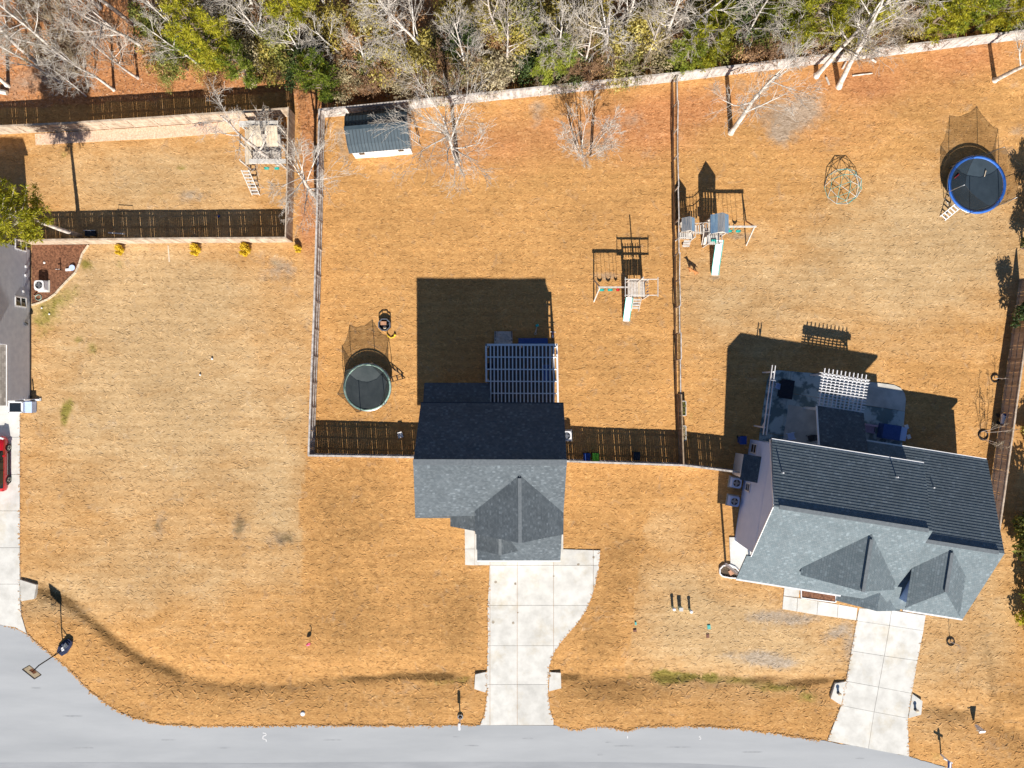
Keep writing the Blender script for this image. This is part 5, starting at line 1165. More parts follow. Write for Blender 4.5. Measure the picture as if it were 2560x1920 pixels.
# ================================================================== mailboxes, lights, odds and ends along the street
c = P(1151,1794); t = thing('mailbox', 'white mailbox on a post at the road beside the middle driveway', 'mailbox', (c.x,c.y,0))
MB().box((c.x,c.y,.55), (.1,.1,1.1)).build('post', 'wood_white', t); mb = MB(); mb.tube([(c.x,c.y-.45,1.25),(c.x,c.y+.12,1.25)], .12, 12); mb.box((c.x,c.y-.165,1.18), (.24,.57,.14)); mb.build('box', 'white_plastic', t); MB().bar((c.x,c.y-.3,1.08), (c.x,c.y+.1,1.08), .1, .06).build('bracket', 'wood_white', t)
fl_ = MB()
for k in range(14): a = k*.45; fl_.lathe((c.x+.2*math.cos(a),c.y+.1+.18*math.sin(a),.02), [(.03,0),(.07,.06),(.04,.12)], 6)
fl_.build('stone_ring', 'steel', t); MB().box((c.x+.13,c.y-.1,1.4), (.02,.06,.16)).build('flag', 'blue_plastic', t)
c = P(2352,1886); t = thing('mailbox', 'white mailbox post with arm at the lower right corner by the road', 'mailbox', (c.x,c.y,0))
MB().box((c.x,c.y,.62), (.11,.11,1.24)).build('post', 'wood_white', t); MB().bar((c.x-.45,c.y+.22,1.12), (c.x+.3,c.y-.15,1.12), .09, .09).build('arm', 'wood_white', t); MB().bar((c.x-.02,c.y-.5,1.26), (c.x-.02,c.y+.02,1.26), .2, .22).build('box', 'blue_plastic', t); MB().bar((c.x-.05,c.y-.45,1.39), (c.x-.02,c.y+.05,1.39), .12, .03).build('box_top', 'white_plastic', t)
for px, py, lb in ((*q(495,962), 'dark lantern on the left apron of the right-hand driveway'), (*q(1205,1115), 'dark lantern on the right apron of the right-hand driveway')):
    c = P(px,py); t = thing('lantern', lb, 'lantern', (c.x,c.y,.07), group='lanterns on the driveway aprons'); MB().lathe((c.x,c.y,.07), [(.13,0),(.13,.05),(.10,.08),(.10,.34)], 12).build('body', 'trim_dark', t); MB().lathe((c.x,c.y,.41), [(.15,0),(.13,.06),(.05,.10)], 12).build('top', 'wood_tan', t)
c = P(2438,1815); t = thing('yard_marker', 'white upright marker post leaning in the verge at lower right', 'marker', (c.x,c.y,0))
mb = MB(); mb.add([(c.x-.05,c.y,0),(c.x+.12,c.y+.03,0),(c.x+.12,c.y+.15,0),(c.x-.05,c.y+.13,0),(c.x-.22,c.y-.22,.85),(c.x+.28,c.y-.18,.85),(c.x+.3,c.y+.02,.95),(c.x-.2,c.y-.0,.95)], [(3,2,1,0),(4,5,6,7),(0,1,5,4),(1,2,6,5),(2,3,7,6),(3,0,4,7)]); mb.build('panel', 'white_plastic', t); MB().bar((c.x-.45,c.y,.8), (c.x-.1,c.y+.02,.85), .04, .04).build('arm', 'wood_tan', t)
c = P(775,1606); t = thing('lawn_ornament', 'bright pink bird ornament standing alone in the front lawn', 'ornament', (c.x,c.y,0))
mb = MB(); mb.tube([(c.x-.22,c.y-.12,.42),(c.x-.1,c.y-.04,.46),(c.x+.05,c.y+.04,.5),(c.x+.16,c.y+.12,.46)], [.03,.12,.14,.04], 10); mb.build('body', 'pink_plastic', t, smooth=True)
MB().tube([(c.x+.12,c.y+.1,.5),(c.x+.2,c.y+.2,.72),(c.x+.12,c.y+.24,.85),(c.x+.02,c.y+.2,.8)], [.05,.035,.05,.015], 8).build('neck', 'pink_plastic', t, smooth=True)
for s in (-.05,.05): MB().tube([(c.x+s,c.y,0),(c.x+s,c.y,.45)], .012, 5).build('leg', 'black_paint', t)

# ================================================================== middle yard: toys, chair
c = P(961,812,.5); t = thing('play_ring', 'octagonal dark tub with pale rim beside the green trampoline', 'play tub', (c.x,c.y,0))
oc = [(c.x+.52*math.cos(math.pi/8+k*math.pi/4), c.y+.52*math.sin(math.pi/8+k*math.pi/4)) for k in range(9)]
for a, b in zip(oc[:-1], oc[1:]):
    MB().bar((a[0],a[1],.58), (b[0],b[1],.58), .09, .05).build('rim_rail', 'steel', t); MB().bar((a[0],a[1],.25), (b[0],b[1],.25), .03, .3).build('side_panel', 'black_paint', t); MB().bar((a[0],a[1],0), (a[0],a[1],.56), .05, .05).build('post', 'black_paint', t)
MB().prism(oc[:8], .1, .16).build('floor', 'dark_plastic', t); MB().box((c.x-.1,c.y+.15,.3), (.5,.3,.25)).build('seat', 'brick_red', t); MB().lathe((c.x,c.y-.2,.16), [(.12,0),(.14,.2),(.05,.22)], 10).build('pot', 'wood_tan', t)
c = P(978,838); mb = MB(); mb.tube([(c.x-.35,c.y+.2,.08),(c.x-.25,c.y-.1,.12),(c.x,c.y-.25,.1),(c.x+.25,c.y-.15,.12),(c.x+.36,c.y+.1,.1)], [.03,.05,.04,.06,.05], 8); mb.lathe((c.x+.33,c.y+.02,.0), [(.1,0),(.12,.1),(.05,.2)], 8); mb.build('ride_on_toy', 'yellow_plastic', label='yellow plastic toy on the grass below the octagonal tub', cat='toy', smooth=True)
def chair(name, label, loc, m, rz=0.0, cat='chair', w_=.5, seat=.42, back=.85):
    t = thing(name, label, cat, (loc[0],loc[1],loc[2] if len(loc) > 2 else 0), rz); z0 = loc[2] if len(loc) > 2 else 0; T_ = Matrix.Translation((loc[0],loc[1],z0))@Matrix.Rotation(rz,4,'Z')
    def b(mb, n): mb.v = [tuple(T_@Vector(v)) for v in mb.v]; mb.build(n, m, t)
    b(MB().box((0,0,seat), (w_,w_,.05)), 'seat'); b(MB().slab([(-w_/2,w_/2-.04,seat),(w_/2,w_/2-.04,seat),(w_/2,w_/2+.12,back),(-w_/2,w_/2+.12,back)], .04), 'backrest')
    for sx in (-1,1):
        b(MB().box((sx*w_/2,.0,seat+.22), (.05,w_,.04)), 'armrest')
        for sy in (-1,1): b(MB().bar((sx*(w_/2-.03),sy*(w_/2-.03),0), (sx*(w_/2-.03),sy*(w_/2-.03),seat+(.2 if sy < 0 else 0)), .05, .05), 'leg')
c = P(1004,1088); chair('garden_chair', 'small white chair in the fence shadow left of the middle house', (c.x,c.y), 'white_plastic', .3, w_=.36, back=.7)
c = P(1342,822); t = thing('toy_scooter', 'turquoise and cream toy scooter lying in the house shadow', 'toy', (c.x,c.y,0)); MB().box((c.x+.03,c.y+.28,.12), (.26,.22,.2), .3).build('seat', 'teal_plastic', t); MB().bar((c.x,c.y+.15,.1), (c.x-.12,c.y-.35,.08), .1, .06).build('board', 'wood_tan', t); MB().tube([(c.x-.12+.09*math.cos(k*.785),c.y-.42+.09*math.sin(k*.785),.06) for k in range(9)], .03, 6).build('wheel', 'wood_tan', t)
c = P(1381,838); t = thing('child_bicycle', 'small purple and white bicycle at the back corner of the deck', 'bicycle', (c.x,c.y,0))
for s in (-.32,.32):
    w_ = MB().tube([(c.x+.1*s+.0,c.y+s+.19*math.cos(k*.524),.2+.19*math.sin(k*.524)) for k in range(13)], .025, 6).build('wheel', 'rubber', t); MB().tube([(c.x+.1*s-.02,c.y+s,.2),(c.x+.1*s+.02,c.y+s,.2)], .05, 8).build('hub', 'white_plastic', w_)
MB().tube([(c.x-.03,c.y-.32,.2),(c.x,c.y,.28),(c.x+.02,c.y+.25,.5),(c.x,c.y-.12,.48)], .03, 6).build('frame', 'purple_plastic', t); MB().bar((c.x-.22,c.y+.25,.58), (c.x+.25,c.y+.22,.58), .04, .04).build('handlebar', 'white_plastic', t); MB().box((c.x,c.y-.14,.52), (.12,.22,.06)).build('saddle', 'white_plastic', t)
c = P(1364,934,.9); t = thing('lounger', 'blue padded lounger under the pergola of the middle house', 'lounger', (c.x,c.y,.44)); MB().box((c.x,c.y-.2,.72), (.52,1.0,.1)).build('cushion', 'fabric_blue', t); MB().slab([(c.x-.26,c.y+.3,.76),(c.x+.26,c.y+.3,.76),(c.x+.26,c.y+.68,1.1),(c.x-.26,c.y+.68,1.1)], .1).build('back_cushion', 'fabric_blue', t)
for sx in (-.2,.2):
    for sy in (-.6,.5): MB().box((c.x+sx,c.y+sy,.56), (.05,.05,.24)).build('leg', 'black_paint', t)
c = P(1228,917,.9); chair('garden_chair', 'black chair in the dark left end of the middle pergola', (c.x,c.y,.44), 'fabric_dark', 1.4)
c = P(1333,852,.8); t = thing('storage_bench', 'dark blue bench against the outer edge of the deck', 'bench', (c.x,c.y,0)); MB().box((c.x,c.y,.4), (2.5,.5,.06)).build('seat', 'fabric_blue', t); MB().box((c.x,c.y-.02,.2), (2.4,.4,.36)).build('chest', 'fabric_dark', t)

# raised beds along the thin fence
for py, m, lb in ((1021,'leaf_green','raised grey planter with green weeds against the thin fence'), (1083,'leaf_dun','raised grey planter with dry brown stems against the thin fence')):
    a, b = P(1700,py-18,.5), P(1715,py+18,.5); x0, x1, y0, y1 = a.x, b.x, b.y, a.y; t = thing('raised_planter', lb, 'planter', ((x0+x1)/2,(y0+y1)/2,0))
    for p, r_ in (((x0,y0),(x1,y0)),((x0,y1),(x1,y1)),((x0,y0),(x0,y1)),((x1,y0),(x1,y1))): MB().bar((*p,.26), (*r_,.26), .06, .5).build('side_board', 'siding_pale', t)
    MB().box(((x0+x1)/2,(y0+y1)/2,.2), (x1-x0-.06,y1-y0-.06,.4)).build('soil', 'soil', t)
    lf = MB(); rr = random.Random(py)
    for k in range(120):
        u, v, z = rr.uniform(x0+.06,x1-.06), rr.uniform(y0+.06,y1-.06), rr.uniform(.4,.55); a = rr.uniform(0,6.28); d = Vector((math.cos(a),math.sin(a),rr.uniform(-.3,.8)))*.09; s = Vector((-math.sin(a),math.cos(a),.2))*.035; p = Vector((u,v,z)); lf.add([p-s*.3,p+d*.5-s,p+d,p+d*.5+s], [(0,1,2,3)])
    lf.build('weeds', m, t, kind='stuff')

# ================================================================== right-hand patio furniture
def boxes(t, parts):
    for n, m, c, d, rz in parts: MB().box(c, d, rz).build(n, m, t)
c = P(1968,973,.9); t = thing('fire_table', 'dark rectangular table on the patio inside the narrow arbour', 'table', (c.x,c.y,.06)); boxes(t, [('top','fabric_dark',(c.x,c.y,.82),(1.12,1.62,.07),HR)]); MB().box((c.x,c.y,.44), (.9,1.4,.7), HR).build('base', 'dark_plastic', t)
c = P(1947,966,.6); chair('patio_chair', 'pale blue chair tucked against the dark patio table', (c.x,c.y,.06), 'siding_lilac', R(80)+HR, w_=.42)
c = P(*q2(565,880),.6); chair('patio_chair', 'grey blue patio chair by the back wall of the right-hand house', (c.x,c.y,.06), 'siding_lilac', R(100), w_=.55)
c = P(*q2(705,895),.6); chair('patio_chair', 'dark patio chair beside the back porch post', (c.x,c.y,.06), 'trim_dark', R(-80), w_=.5)
c = P(*q2(1115,822),.6); t = thing('bench_seat', 'pinkish two seat bench right of the back porch roof', 'bench', (c.x,c.y,.06)); MB().box((c.x,c.y-.1,.48), (1.1,.62,.14), HR).build('cushion', 'fabric_pink', t); MB().box((c.x-.02,c.y+.26,.78), (1.1,.14,.6), HR).build('back_cushion', 'fabric_pink', t)
for s in (-.5,.5): MB().box((c.x+s,c.y-.05,.32), (.07,.6,.5), HR).build('side_frame', 'trim_dark', t)
c = P(*q2(1295,855),.95); t = thing('covered_grill', 'long table under a blue fitted cover at the right end of the patio', 'covered table', (c.x,c.y,.06))
MB().box((c.x-.25,c.y+.04,.52), (1.5,1.25,.92), HR).build('cover', 'fabric_blue', t); MB().box((c.x+.75,c.y-.12,.46), (.62,1.15,.8), HR).build('side_cover', 'siding_lilac', t)
for k, (X, Y) in enumerate(((1385,815),(1400,885))):
    c = P(*q2(X,Y),.6); t = thing('folding_stool', ('upper','lower')[k]+' white folding stool beside the blue covered table', 'stool', (c.x,c.y,0))
    MB().box((c.x,c.y,.5), (.3,.36,.04), .4).build('seat', 'white_plastic', t)
    for s in (-1,1):
        MB().bar((c.x-.16,c.y+s*.14,0), (c.x+.16,c.y+s*.14,.48), .035, .035).build('leg', 'white_plastic', t); MB().bar((c.x+.16,c.y+s*.11,0), (c.x-.16,c.y+s*.11,.48), .035, .035).build('leg', 'white_plastic', t)
c = P(2509,1047,.5); t = thing('ride_on_toy', 'white and blue toy ride-on beside the right-hand fence', 'toy', (c.x,c.y,0))
mb = MB(); mb.tube([(c.x-.1,c.y+.42,.45),(c.x,c.y+.2,.55),(c.x,c.y-.1,.45),(c.x-.02,c.y-.4,.42)], [.12,.24,.18,.2], 10); mb.build('body', 'white_plastic', t, smooth=True); MB().box((c.x+.12,c.y+.3,.6), (.4,.35,.3), .3).build('hood', 'fabric_blue', t); MB().box((c.x+.08,c.y-.35,.5), (.36,.3,.2), -.2).build('seat', 'fabric_blue', t)
for sx in (-.25,.25):
    for sy in (-.35,.3): MB().tube([(c.x+sx-.04,c.y+sy,.17),(c.x+sx+.04,c.y+sy,.17)], .17, 12).build('wheel', 'rubber', t)
# ================================================================== left house: bits round the bed, box by the drive
c = P(52,1018,.5); t = thing('glass_cabinet', 'white cabinet with dark glass front standing on the left driveway edge', 'cabinet', (c.x,c.y,0))
x0 = c.x-.75; MB().box((c.x-.15,c.y,.45), (1.2,.95,.8)).build('case', 'white_plastic', t); MB().box((c.x-.22,c.y,.86), (.95,.78,.04)).build('pane', 'glass', t); MB().box((c.x+.75,c.y,.35), (.58,.95,.6)).build('side_case', 'siding_lilac', t)
f = MB()
for s in (-1,1): f.bar((c.x-.76,c.y+s*.43,.89), (c.x+.45,c.y+s*.43,.89), .09, .07); f.bar((c.x-.16+s*.57,c.y-.45,.89), (c.x-.16+s*.57,c.y+.45,.89), .09, .07)
f.build('lid_frame', 'white_plastic', t)
c = P(85,999,.4); t = thing('downspout_elbow', 'white downspout outlet at the bottom corner of the grey house', 'downspout', (c.x,c.y,0)); MB().tube([(c.x-.28,c.y,1.2),(c.x-.25,c.y,.25),(c.x+.25,c.y,.1)], .06, 8).build('pipe', 'white_plastic', t); MB().box((c.x+.15,c.y,.06), (.5,.24,.07)).build('splash_block', 'siding_pale', t)
c = P(172,670,.4); t = thing('birdbath', 'tipped white and blue birdbath basin in the bark bed', 'birdbath', (c.x,c.y,0)); mb = MB(); mb.lathe((c.x+.15,c.y+.05,.1), [(.05,0),(.24,.08),(.26,.12)], 14); mb.build('basin', 'siding_lilac', t); MB().bar((c.x-.45,c.y-.12,.1), (c.x+.1,c.y-.08,.14), .2, .12).build('pedestal', 'white_plastic', t)
c = P(142,672,.6); t = thing('garden_stake', 'short cross shaped stake in the bark bed beside the birdbath', 'stake', (c.x,c.y,0)); MB().box((c.x,c.y,.38), (.08,.06,.76)).build('upright', 'black_paint', t); MB().box((c.x-.06,c.y,.4), (.3,.05,.07)).build('crosspiece', 'wood_white', t)
c = P(98,744); t = thing('hose_reel', 'coiled green hose with brass tap below the lower house window', 'hose', (c.x,c.y,0)); MB().tube([(c.x+.26*math.cos(k*.5),c.y+.24*math.sin(k*.5),.06+.003*k) for k in range(27)], .02, 6).build('hose', 'green_pad', t); MB().bar((c.x-.4,c.y+.15,.1), (c.x-.15,c.y+.1,.3), .06, .06).build('tap', 'wood_tan', t)
MB().bar(P(421,614)+Vector((0,0,.03)), P(424,655)+Vector((0,0,.03)), .12, .05).build('board', 'wood_tan', label='tan board lying on the lawn between two yellow shrubs', cat='board')
MB().bar(P(274,583)+Vector((0,0,.2)), P(315,586)+Vector((0,0,.2)), .1, .08).build('plank', 'wood_white', label='pale plank in the fence shadow of the left neighbour yard', cat='board')
t = thing('garden_cart', 'small metal cart in the fence shadow near the pine trunk', 'cart', P(232,585)); c = P(232,585); MB().box((c.x,c.y,.3), (.9,.45,.25)).build('tray', 'dark_plastic', t); MB().bar((c.x-.5,c.y+.2,.5), (c.x+.5,c.y+.2,.5), .05, .05).build('handle', 'white_plastic', t)
for s in (-.3,.3): MB().tube([(c.x+s,c.y-.25,.15),(c.x+s,c.y-.18,.15)], .15, 12).build('wheel', 'rubber', t)
t = thing('boot_scraper', 'low black metal frame standing on the left neighbour lawn', 'frame', P(315,527)); c = P(315,525); mb = MB(); mb.tube([(c.x-.62,c.y,0),(c.x-.62,c.y,.3),(c.x+.62,c.y-.06,.3),(c.x+.62,c.y-.06,0)], .025, 6); mb.build('tube', 'black_paint', t)
c = P(548,541); MB().lathe((c.x,c.y,.0), [(.08,0),(.12,.1),(.06,.2)], 12).build('toy_ball', 'blue_plastic', label='small blue ball in the fence shadow of the left neighbour yard', cat='ball')
for px, py, r_, lb in ((105,770,.07,'upper of two white scraps on the grass below the bark bed'), (124,785,.08,'lower of two white scraps on the grass below the bark bed'), (531,897,.11,'crumpled white paper on the left lawn, the right one'), (501,937,.1,'crumpled white paper on the left lawn, the lower left one'), (112,657,.1,'white ball lying in the bark bed')):
    c = P(px,py); mb = MB(); rr = random.Random(px); vs = [Vector((rr.gauss(0,1),rr.gauss(0,1),rr.gauss(0,1))).normalized()*r_*rr.uniform(.7,1.2) for _ in range(14)]
    mb.lathe((c.x,c.y,.01), [(r_*.7,0),(r_*rr.uniform(.9,1.2),r_*.6),(r_*.6,r_*1.2)], 7); mb.build('paper_scrap', 'paint_white', label=lb, cat='litter')
# firewood and cut logs by the back fence
for a, b, r_, lb in (((2064,194),(2072,213),.09,'short split log lying left of the twin leaning trees'), ((2105,173),(2114,156),.08,'upright lying log between the twin leaning trees'), ((2127,147),(2140,149),.12,'pale cut log against the back fence'), ((2178,150),(2189,157),.1,'pale cut log right of the twin leaning trees'), ((2130,190),(2180,184),.06,'long thin fallen branch under the twin leaning trees'), ((2,231),(22,235),.22,'thick pale sawn log at the far left of the woods')):
    A_, B_ = P(*a)+Vector((0,0,r_)), P(*b)+Vector((0,0,r_)); t = thing('log', lb, 'log', A_); MB().tube([A_, (A_+B_)/2+Vector((0,0,.02)), B_], [r_,r_*.95,r_*.9], 9).build('bark', 'bark_white', t); d = (B_-A_).normalized(); MB().tube([B_, B_+d*.012], r_*.8, 9).build('cut_face', 'wood_tan', t)
c = P(504,308); t = thing('fire_pit', 'small round clay pit on the pale gravel strip', 'fire pit', (c.x,c.y,0)); MB().lathe((c.x,c.y,0), [(.3,0),(.26,.3),(.2,.31)], 14).build('pot', 'mulch', t); MB().lathe((c.x,c.y,.3), [(.18,0),(.16,.02)], 14).build('ash', 'dark_plastic', t)
# ================================================================== dog
def dog(px, py):
    c = P(px,py); t = thing('dog', 'reddish brown dog standing on the lawn below the two tower play set', 'dog', (c.x,c.y,0), R(155))
    S_ = [(-.30,0,.46),(-.12,0,.47),(.08,0,.46),(.25,0,.48),(.36,0,.58),(.44,0,.68),(.56,0,.66),(.66,0,.62),          # pelvis, back, chest, shoulder, neck, head, muzzle
          (-.42,0,.50),(-.55,0,.42)]                                                                                  # tail
    Rr = [.105,.10,.115,.12,.08,.085,.05,.03,.035,.018]; E = [(0,1),(1,2),(2,3),(3,4),(4,5),(5,6),(6,7),(0,8),(8,9)]
    def leg(root, pts, rad):
        i = root
        for p, r_ in zip(pts, rad): S_.append(p); Rr.append(r_); E.append((i, len(S_)-1)); i = len(S_)-1
    for s in (-1, 1):
        leg(3, [(.22,s*.09,.36),(.20,s*.09,.20),(.22,s*.09,.04),(.27,s*.09,.03)], [.06,.036,.03,.032])
        leg(0, [(-.26,s*.09,.36),(-.22,s*.09,.26),(-.36,s*.09,.17),(-.34,s*.09,.04),(-.28,s*.09,.03)], [.075,.05,.033,.03,.032])
        leg(5, [(.42,s*.07,.77)], [.025])
    M_ = Matrix.Translation((c.x,c.y,0))@Matrix.Rotation(R(155),4,'Z')
    me = bpy.data.meshes.new('body'); me.from_pydata([tuple(M_@Vector(v)) for v in S_], E, []); me.update()
    o = put('body', me, 'dog_fur', t); sk = o.modifiers.new('skin', 'SKIN')
    for i, v in enumerate(me.skin_vertices[0].data if me.skin_vertices else []): v.radius = (Rr[i], Rr[i])
    if not me.skin_vertices:
        bpy.context.view_layer.objects.active = o
        with bpy.context.temp_override(object=o, active_object=o, selected_objects=[o]):
            bpy.ops.mesh.customdata_skin_add()
        for i, v in enumerate(me.skin_vertices[0].data): v.radius = (Rr[i], Rr[i])
    me.skin_vertices[0].data[0].use_root = True
    o.modifiers.new('subd', 'SUBSURF').levels = 1; o.modifiers['subd'].render_levels = 2
    nz = M_@Vector((.69,0,.63)); MB().lathe((nz.x,nz.y,nz.z-.015), [(.012,0),(.022,.015),(.012,.03)], 8).build('nose', 'black_paint', t)
dog(1730, 679)

# ================================================================== vegetation builders
def bare_tree(seed, H, spread, limbs=10, mult=1.0, multi=1, r0=.16, thin=1.0, up=.35, bow=0.0, top=4):
    "returns (trunk mesh data, crown mesh data): trunk with main limbs, and the fine twigs"
    r = random.Random(seed); big, fine = MB(), MB()
    def rvec(): return Vector((r.gauss(0,1), r.gauss(0,1), r.gauss(0,1)))
    def branch(p, d, L, rad, lvl):
        n = (7,5,4,3,2)[lvl]; pts = [p.copy()]; rs = [rad]; d = d.copy()
        for i in range(n):
            d = (d+rvec()*(.05,.10,.13,.16,.2)[lvl]+Vector((0,0,(.06,.10,.06,.02,-.02)[lvl]*up/.35))).normalized()
            p = p+d*(L/n); pts.append(p.copy()); rs.append(max(.007*thin, rad*(1-(i+1)/n*(.72 if lvl == 0 else .8))))
        (big if lvl < 2 else fine).tube(pts, rs, (7,5,4,3,3)[lvl], cap=False)
        if lvl == top: return
        cnt = int(((limbs, 7, 5, 3)[lvl])*mult+.5)
        for k in range(cnt):
            t = (.32+.68*(k+r.random())/cnt) if lvl == 0 else (.28+.72*(k+r.random())/cnt)
            x = t*(len(pts)-1); i = min(int(x), len(pts)-2); q_ = pts[i].lerp(pts[i+1], x-i); rr = rs[i]+(rs[i+1]-rs[i])*(x-i)
            dd = (pts[i+1]-pts[i]).normalized(); side = rvec(); side = (side-dd*side.dot(dd)).normalized()
            a = r.uniform(.55,1.05) if lvl == 0 else r.uniform(.32,.82)
            nd = dd*math.cos(a)+side*math.sin(a)
            Lc = (spread*r.uniform(.75,1.15)*(1.15-.6*t)) if lvl == 0 else L*r.uniform(.42,.74)*(1.12-.42*t)
            branch(q_, nd, Lc, max(.011*thin, rr*r.uniform(.48,.66)), lvl+1)
    for s in range(multi):
        a = 2*math.pi*s/multi+r.random(); o = .12*multi if multi > 1 else 0
        d = Vector((math.cos(a)*.28, math.sin(a)*.28, 1)).normalized() if multi > 1 else Vector((r.gauss(0,.04), r.gauss(0,.04)+bow, 1)).normalized()
        branch(Vector((math.cos(a)*o*.5, math.sin(a)*o*.5, -.1)), d, H*r.uniform(.85,1.0), r0/(multi**.5), 0)
    big.lathe((0,0,-.12), [(r0*1.5,0),(r0*1.15,.18),(r0*.98,.45)], 8) if multi == 1 else None
    return big.mesh('trunk', True), fine.mesh('crown', True)
def needles(mb, c, r, rad, n, ax=None):
    for k in range(n):
        d = Vector((r.gauss(0,1), r.gauss(0,1), r.gauss(0,1)+.25)).normalized()
        s = d.orthogonal().normalized()*rad*.075; s.rotate(Matrix.Rotation(r.random()*6.28, 3, d)); L = rad*r.uniform(.7,1.15); p = c+d*L*.12
        mb.add([p-s*.5, p+d*L*.6-s, p+d*L, p+d*L*.6+s], [(0,1,2,3)])
def pine(seed, H, rad, clumps=150, base=.3, size=.42, nn=26):
    r = random.Random(seed); tr, cr = MB(), MB()
    pts = [Vector((r.gauss(0,.05)*i*.3, r.gauss(0,.05)*i*.3, H*i/8)) for i in range(9)]; tr.tube(pts, [.02+.017*H*(1-i/8.5) for i in range(9)], 9)
    nb = max(10, clumps//7)
    for b in range(nb):
        t = base+(1-base)*(b+r.random())/nb; a = b*2.4+r.gauss(0,.3); z = H*t
        L = rad*(1-t*.1)*math.sin(math.pi*min(.98,.2+.8*(1-t)**.75))**.7*r.uniform(.75,1.1)
        d = Vector((math.cos(a), math.sin(a), .25+.5*t)); p0 = Vector((pts[min(8,int(t*8))].x, pts[min(8,int(t*8))].y, z)); p1 = p0+d*L
        tr.tube([p0, p0.lerp(p1,.5)+Vector((0,0,-.05*L)), p1], [.05,.035,.015], 5, cap=False)
        for k in range(7):
            s = .4+.6*(k+r.random())/7; c = p0.lerp(p1, s)+Vector((r.gauss(0,.2), r.gauss(0,.2), r.gauss(.05,.14)))*L*.32
            needles(cr, c, r, size*r.uniform(.75,1.15), nn)
    needles(cr, Vector((pts[8].x,pts[8].y,H)), r, size, nn)
    return tr.mesh('trunk', True), cr.mesh('crown')
def bush(seed, rx, rz, leaves, size, stems=6, lumps=9, flat=.0):
    r = random.Random(seed); tr, cr = MB(), MB()
    L = [(Vector((r.gauss(0,.42)*rx, r.gauss(0,.42)*rx, rz*r.uniform(.35,1.05))), r.uniform(.32,.6)*rx) for _ in range(lumps)]
    for k in range(stems):
        c, _ = L[k % lumps]; tr.tube([Vector((r.gauss(0,.06),r.gauss(0,.06),-.05)), Vector((c.x*.4,c.y*.4,c.z*.5)), c], [.05,.035,.012], 5, cap=False)
    for k in range(leaves):
        c, R_ = L[r.randrange(lumps)]; d = Vector((r.gauss(0,1), r.gauss(0,1), r.gauss(.15,1))).normalized()
        p = c+d*R_*r.uniform(.55,1.08); p.z = max(.05, p.z*1.0)
        n = (d+Vector((r.gauss(0,.6), r.gauss(0,.6), r.gauss(.35,.6)))).normalized(); u = n.orthogonal().normalized(); u.rotate(Matrix.Rotation(r.random()*6.28, 3, n)); v = n.cross(u)
        s = size*r.uniform(.55,1.3); cr.add([p-u*s, p-v*s*.5+n*s*.1, p+u*s, p+v*s*.5+n*s*.1], [(0,1,2,3)])
    return tr.mesh('trunk', True), cr.mesh('crown')
def plant(name, meshes, mt, mc, label, cat, loc, rz=0, sc=1.0, tilt=None, group=None):
    root = thing(name, label, cat, loc, rz, group=group); root.scale = (sc,sc,sc) if not hasattr(sc,'__len__') else sc
    if tilt: root.rotation_euler = (tilt[0], tilt[1], rz)
    for nm, me, m in (('trunk', meshes[0], mt), ('crown', meshes[1], mc)):
        if len(me.vertices) == 0: continue
        o = bpy.data.objects.new(nm, me); COL.objects.link(o); o.parent = root
        if not me.materials: me.materials.append(MAT[m])
        elif me.materials[0].name != MAT[m].name: o.material_slots[0].link = 'OBJECT'; o.material_slots[0].material = MAT[m]
    return root
# ------------------------------------------------------------------ trees in the yards
B1 = bare_tree(21, 11.0, 5.4, limbs=15, r0=.21, mult=1.0, thin=1.05, up=.1)
plant('bare_tree', B1, 'bark_white', 'twig_white', 'large spreading bare tree just right of the garden shed', 'tree', P(1143,408), .4)
B2 = bare_tree(22, 6.0, 2.2, limbs=7, multi=10, r0=.15, mult=.7, thin=1.0, up=.4)
plant('bare_tree', B2, 'bark_pale', 'twig_white', 'dense many stemmed bare crape myrtle near the back fence', 'tree', P(1462,378), 1.0)
B3 = bare_tree(23, 12.5, 4.6, limbs=10, r0=.23, mult=1.0, thin=1.05)
plant('bare_tree', B3, 'bark_white', 'twig_white', 'bare tree right of the thin fence with crown over pale scuffed soil', 'tree', P(1827,332), 2.2, tilt=(0,.03))
B4 = bare_tree(24, 13.0, 4.0, limbs=10, r0=.22, mult=.95, thin=1.1)
plant('bare_tree', B4, 'bark_white', 'twig_white', 'left one of the twin bare trees leaning over the back fence', 'tree', P(2041,190), .7, tilt=(0,.05))
plant('bare_tree', bare_tree(25, 14.0, 3.6, limbs=10, r0=.24, mult=.9, thin=1.1), 'bark_white', 'twig_white', 'right one of the twin bare trees leaning over the back fence', 'tree', P(2097,217), 3.0, tilt=(.05,.09))
plant('bare_tree', B3, 'bark_white', 'twig_white', 'bare tree at the top right corner inside the back fence', 'tree', P(2487,201), 4.4, sc=.9, tilt=(.0,.1))
B7 = bare_tree(27, 9.5, 4.4, limbs=11, r0=.2, mult=1.0, thin=1.1, up=.15)
plant('bare_tree', B7, 'bark_white', 'twig_white', 'pale bare tree between the left neighbour yard and the middle yard', 'tree', P(792,493), .2, tilt=(-.02,-.04))
plant('bare_tree', B4, 'bark_pale', 'twig_white', 'bare tree rising through the play house of the left neighbour yard', 'tree', P(694,409), 2.9, sc=(.85,.85,.88))
PN1 = pine(31, 10.5, 2.6, clumps=520, base=.5, size=.40, nn=26)
plant('pine_tree', PN1, 'bark_pale', 'needle', 'tall pine with bare trunk beside the grey house at the left edge', 'tree', P(203,590), 0, tilt=(0,-.07))
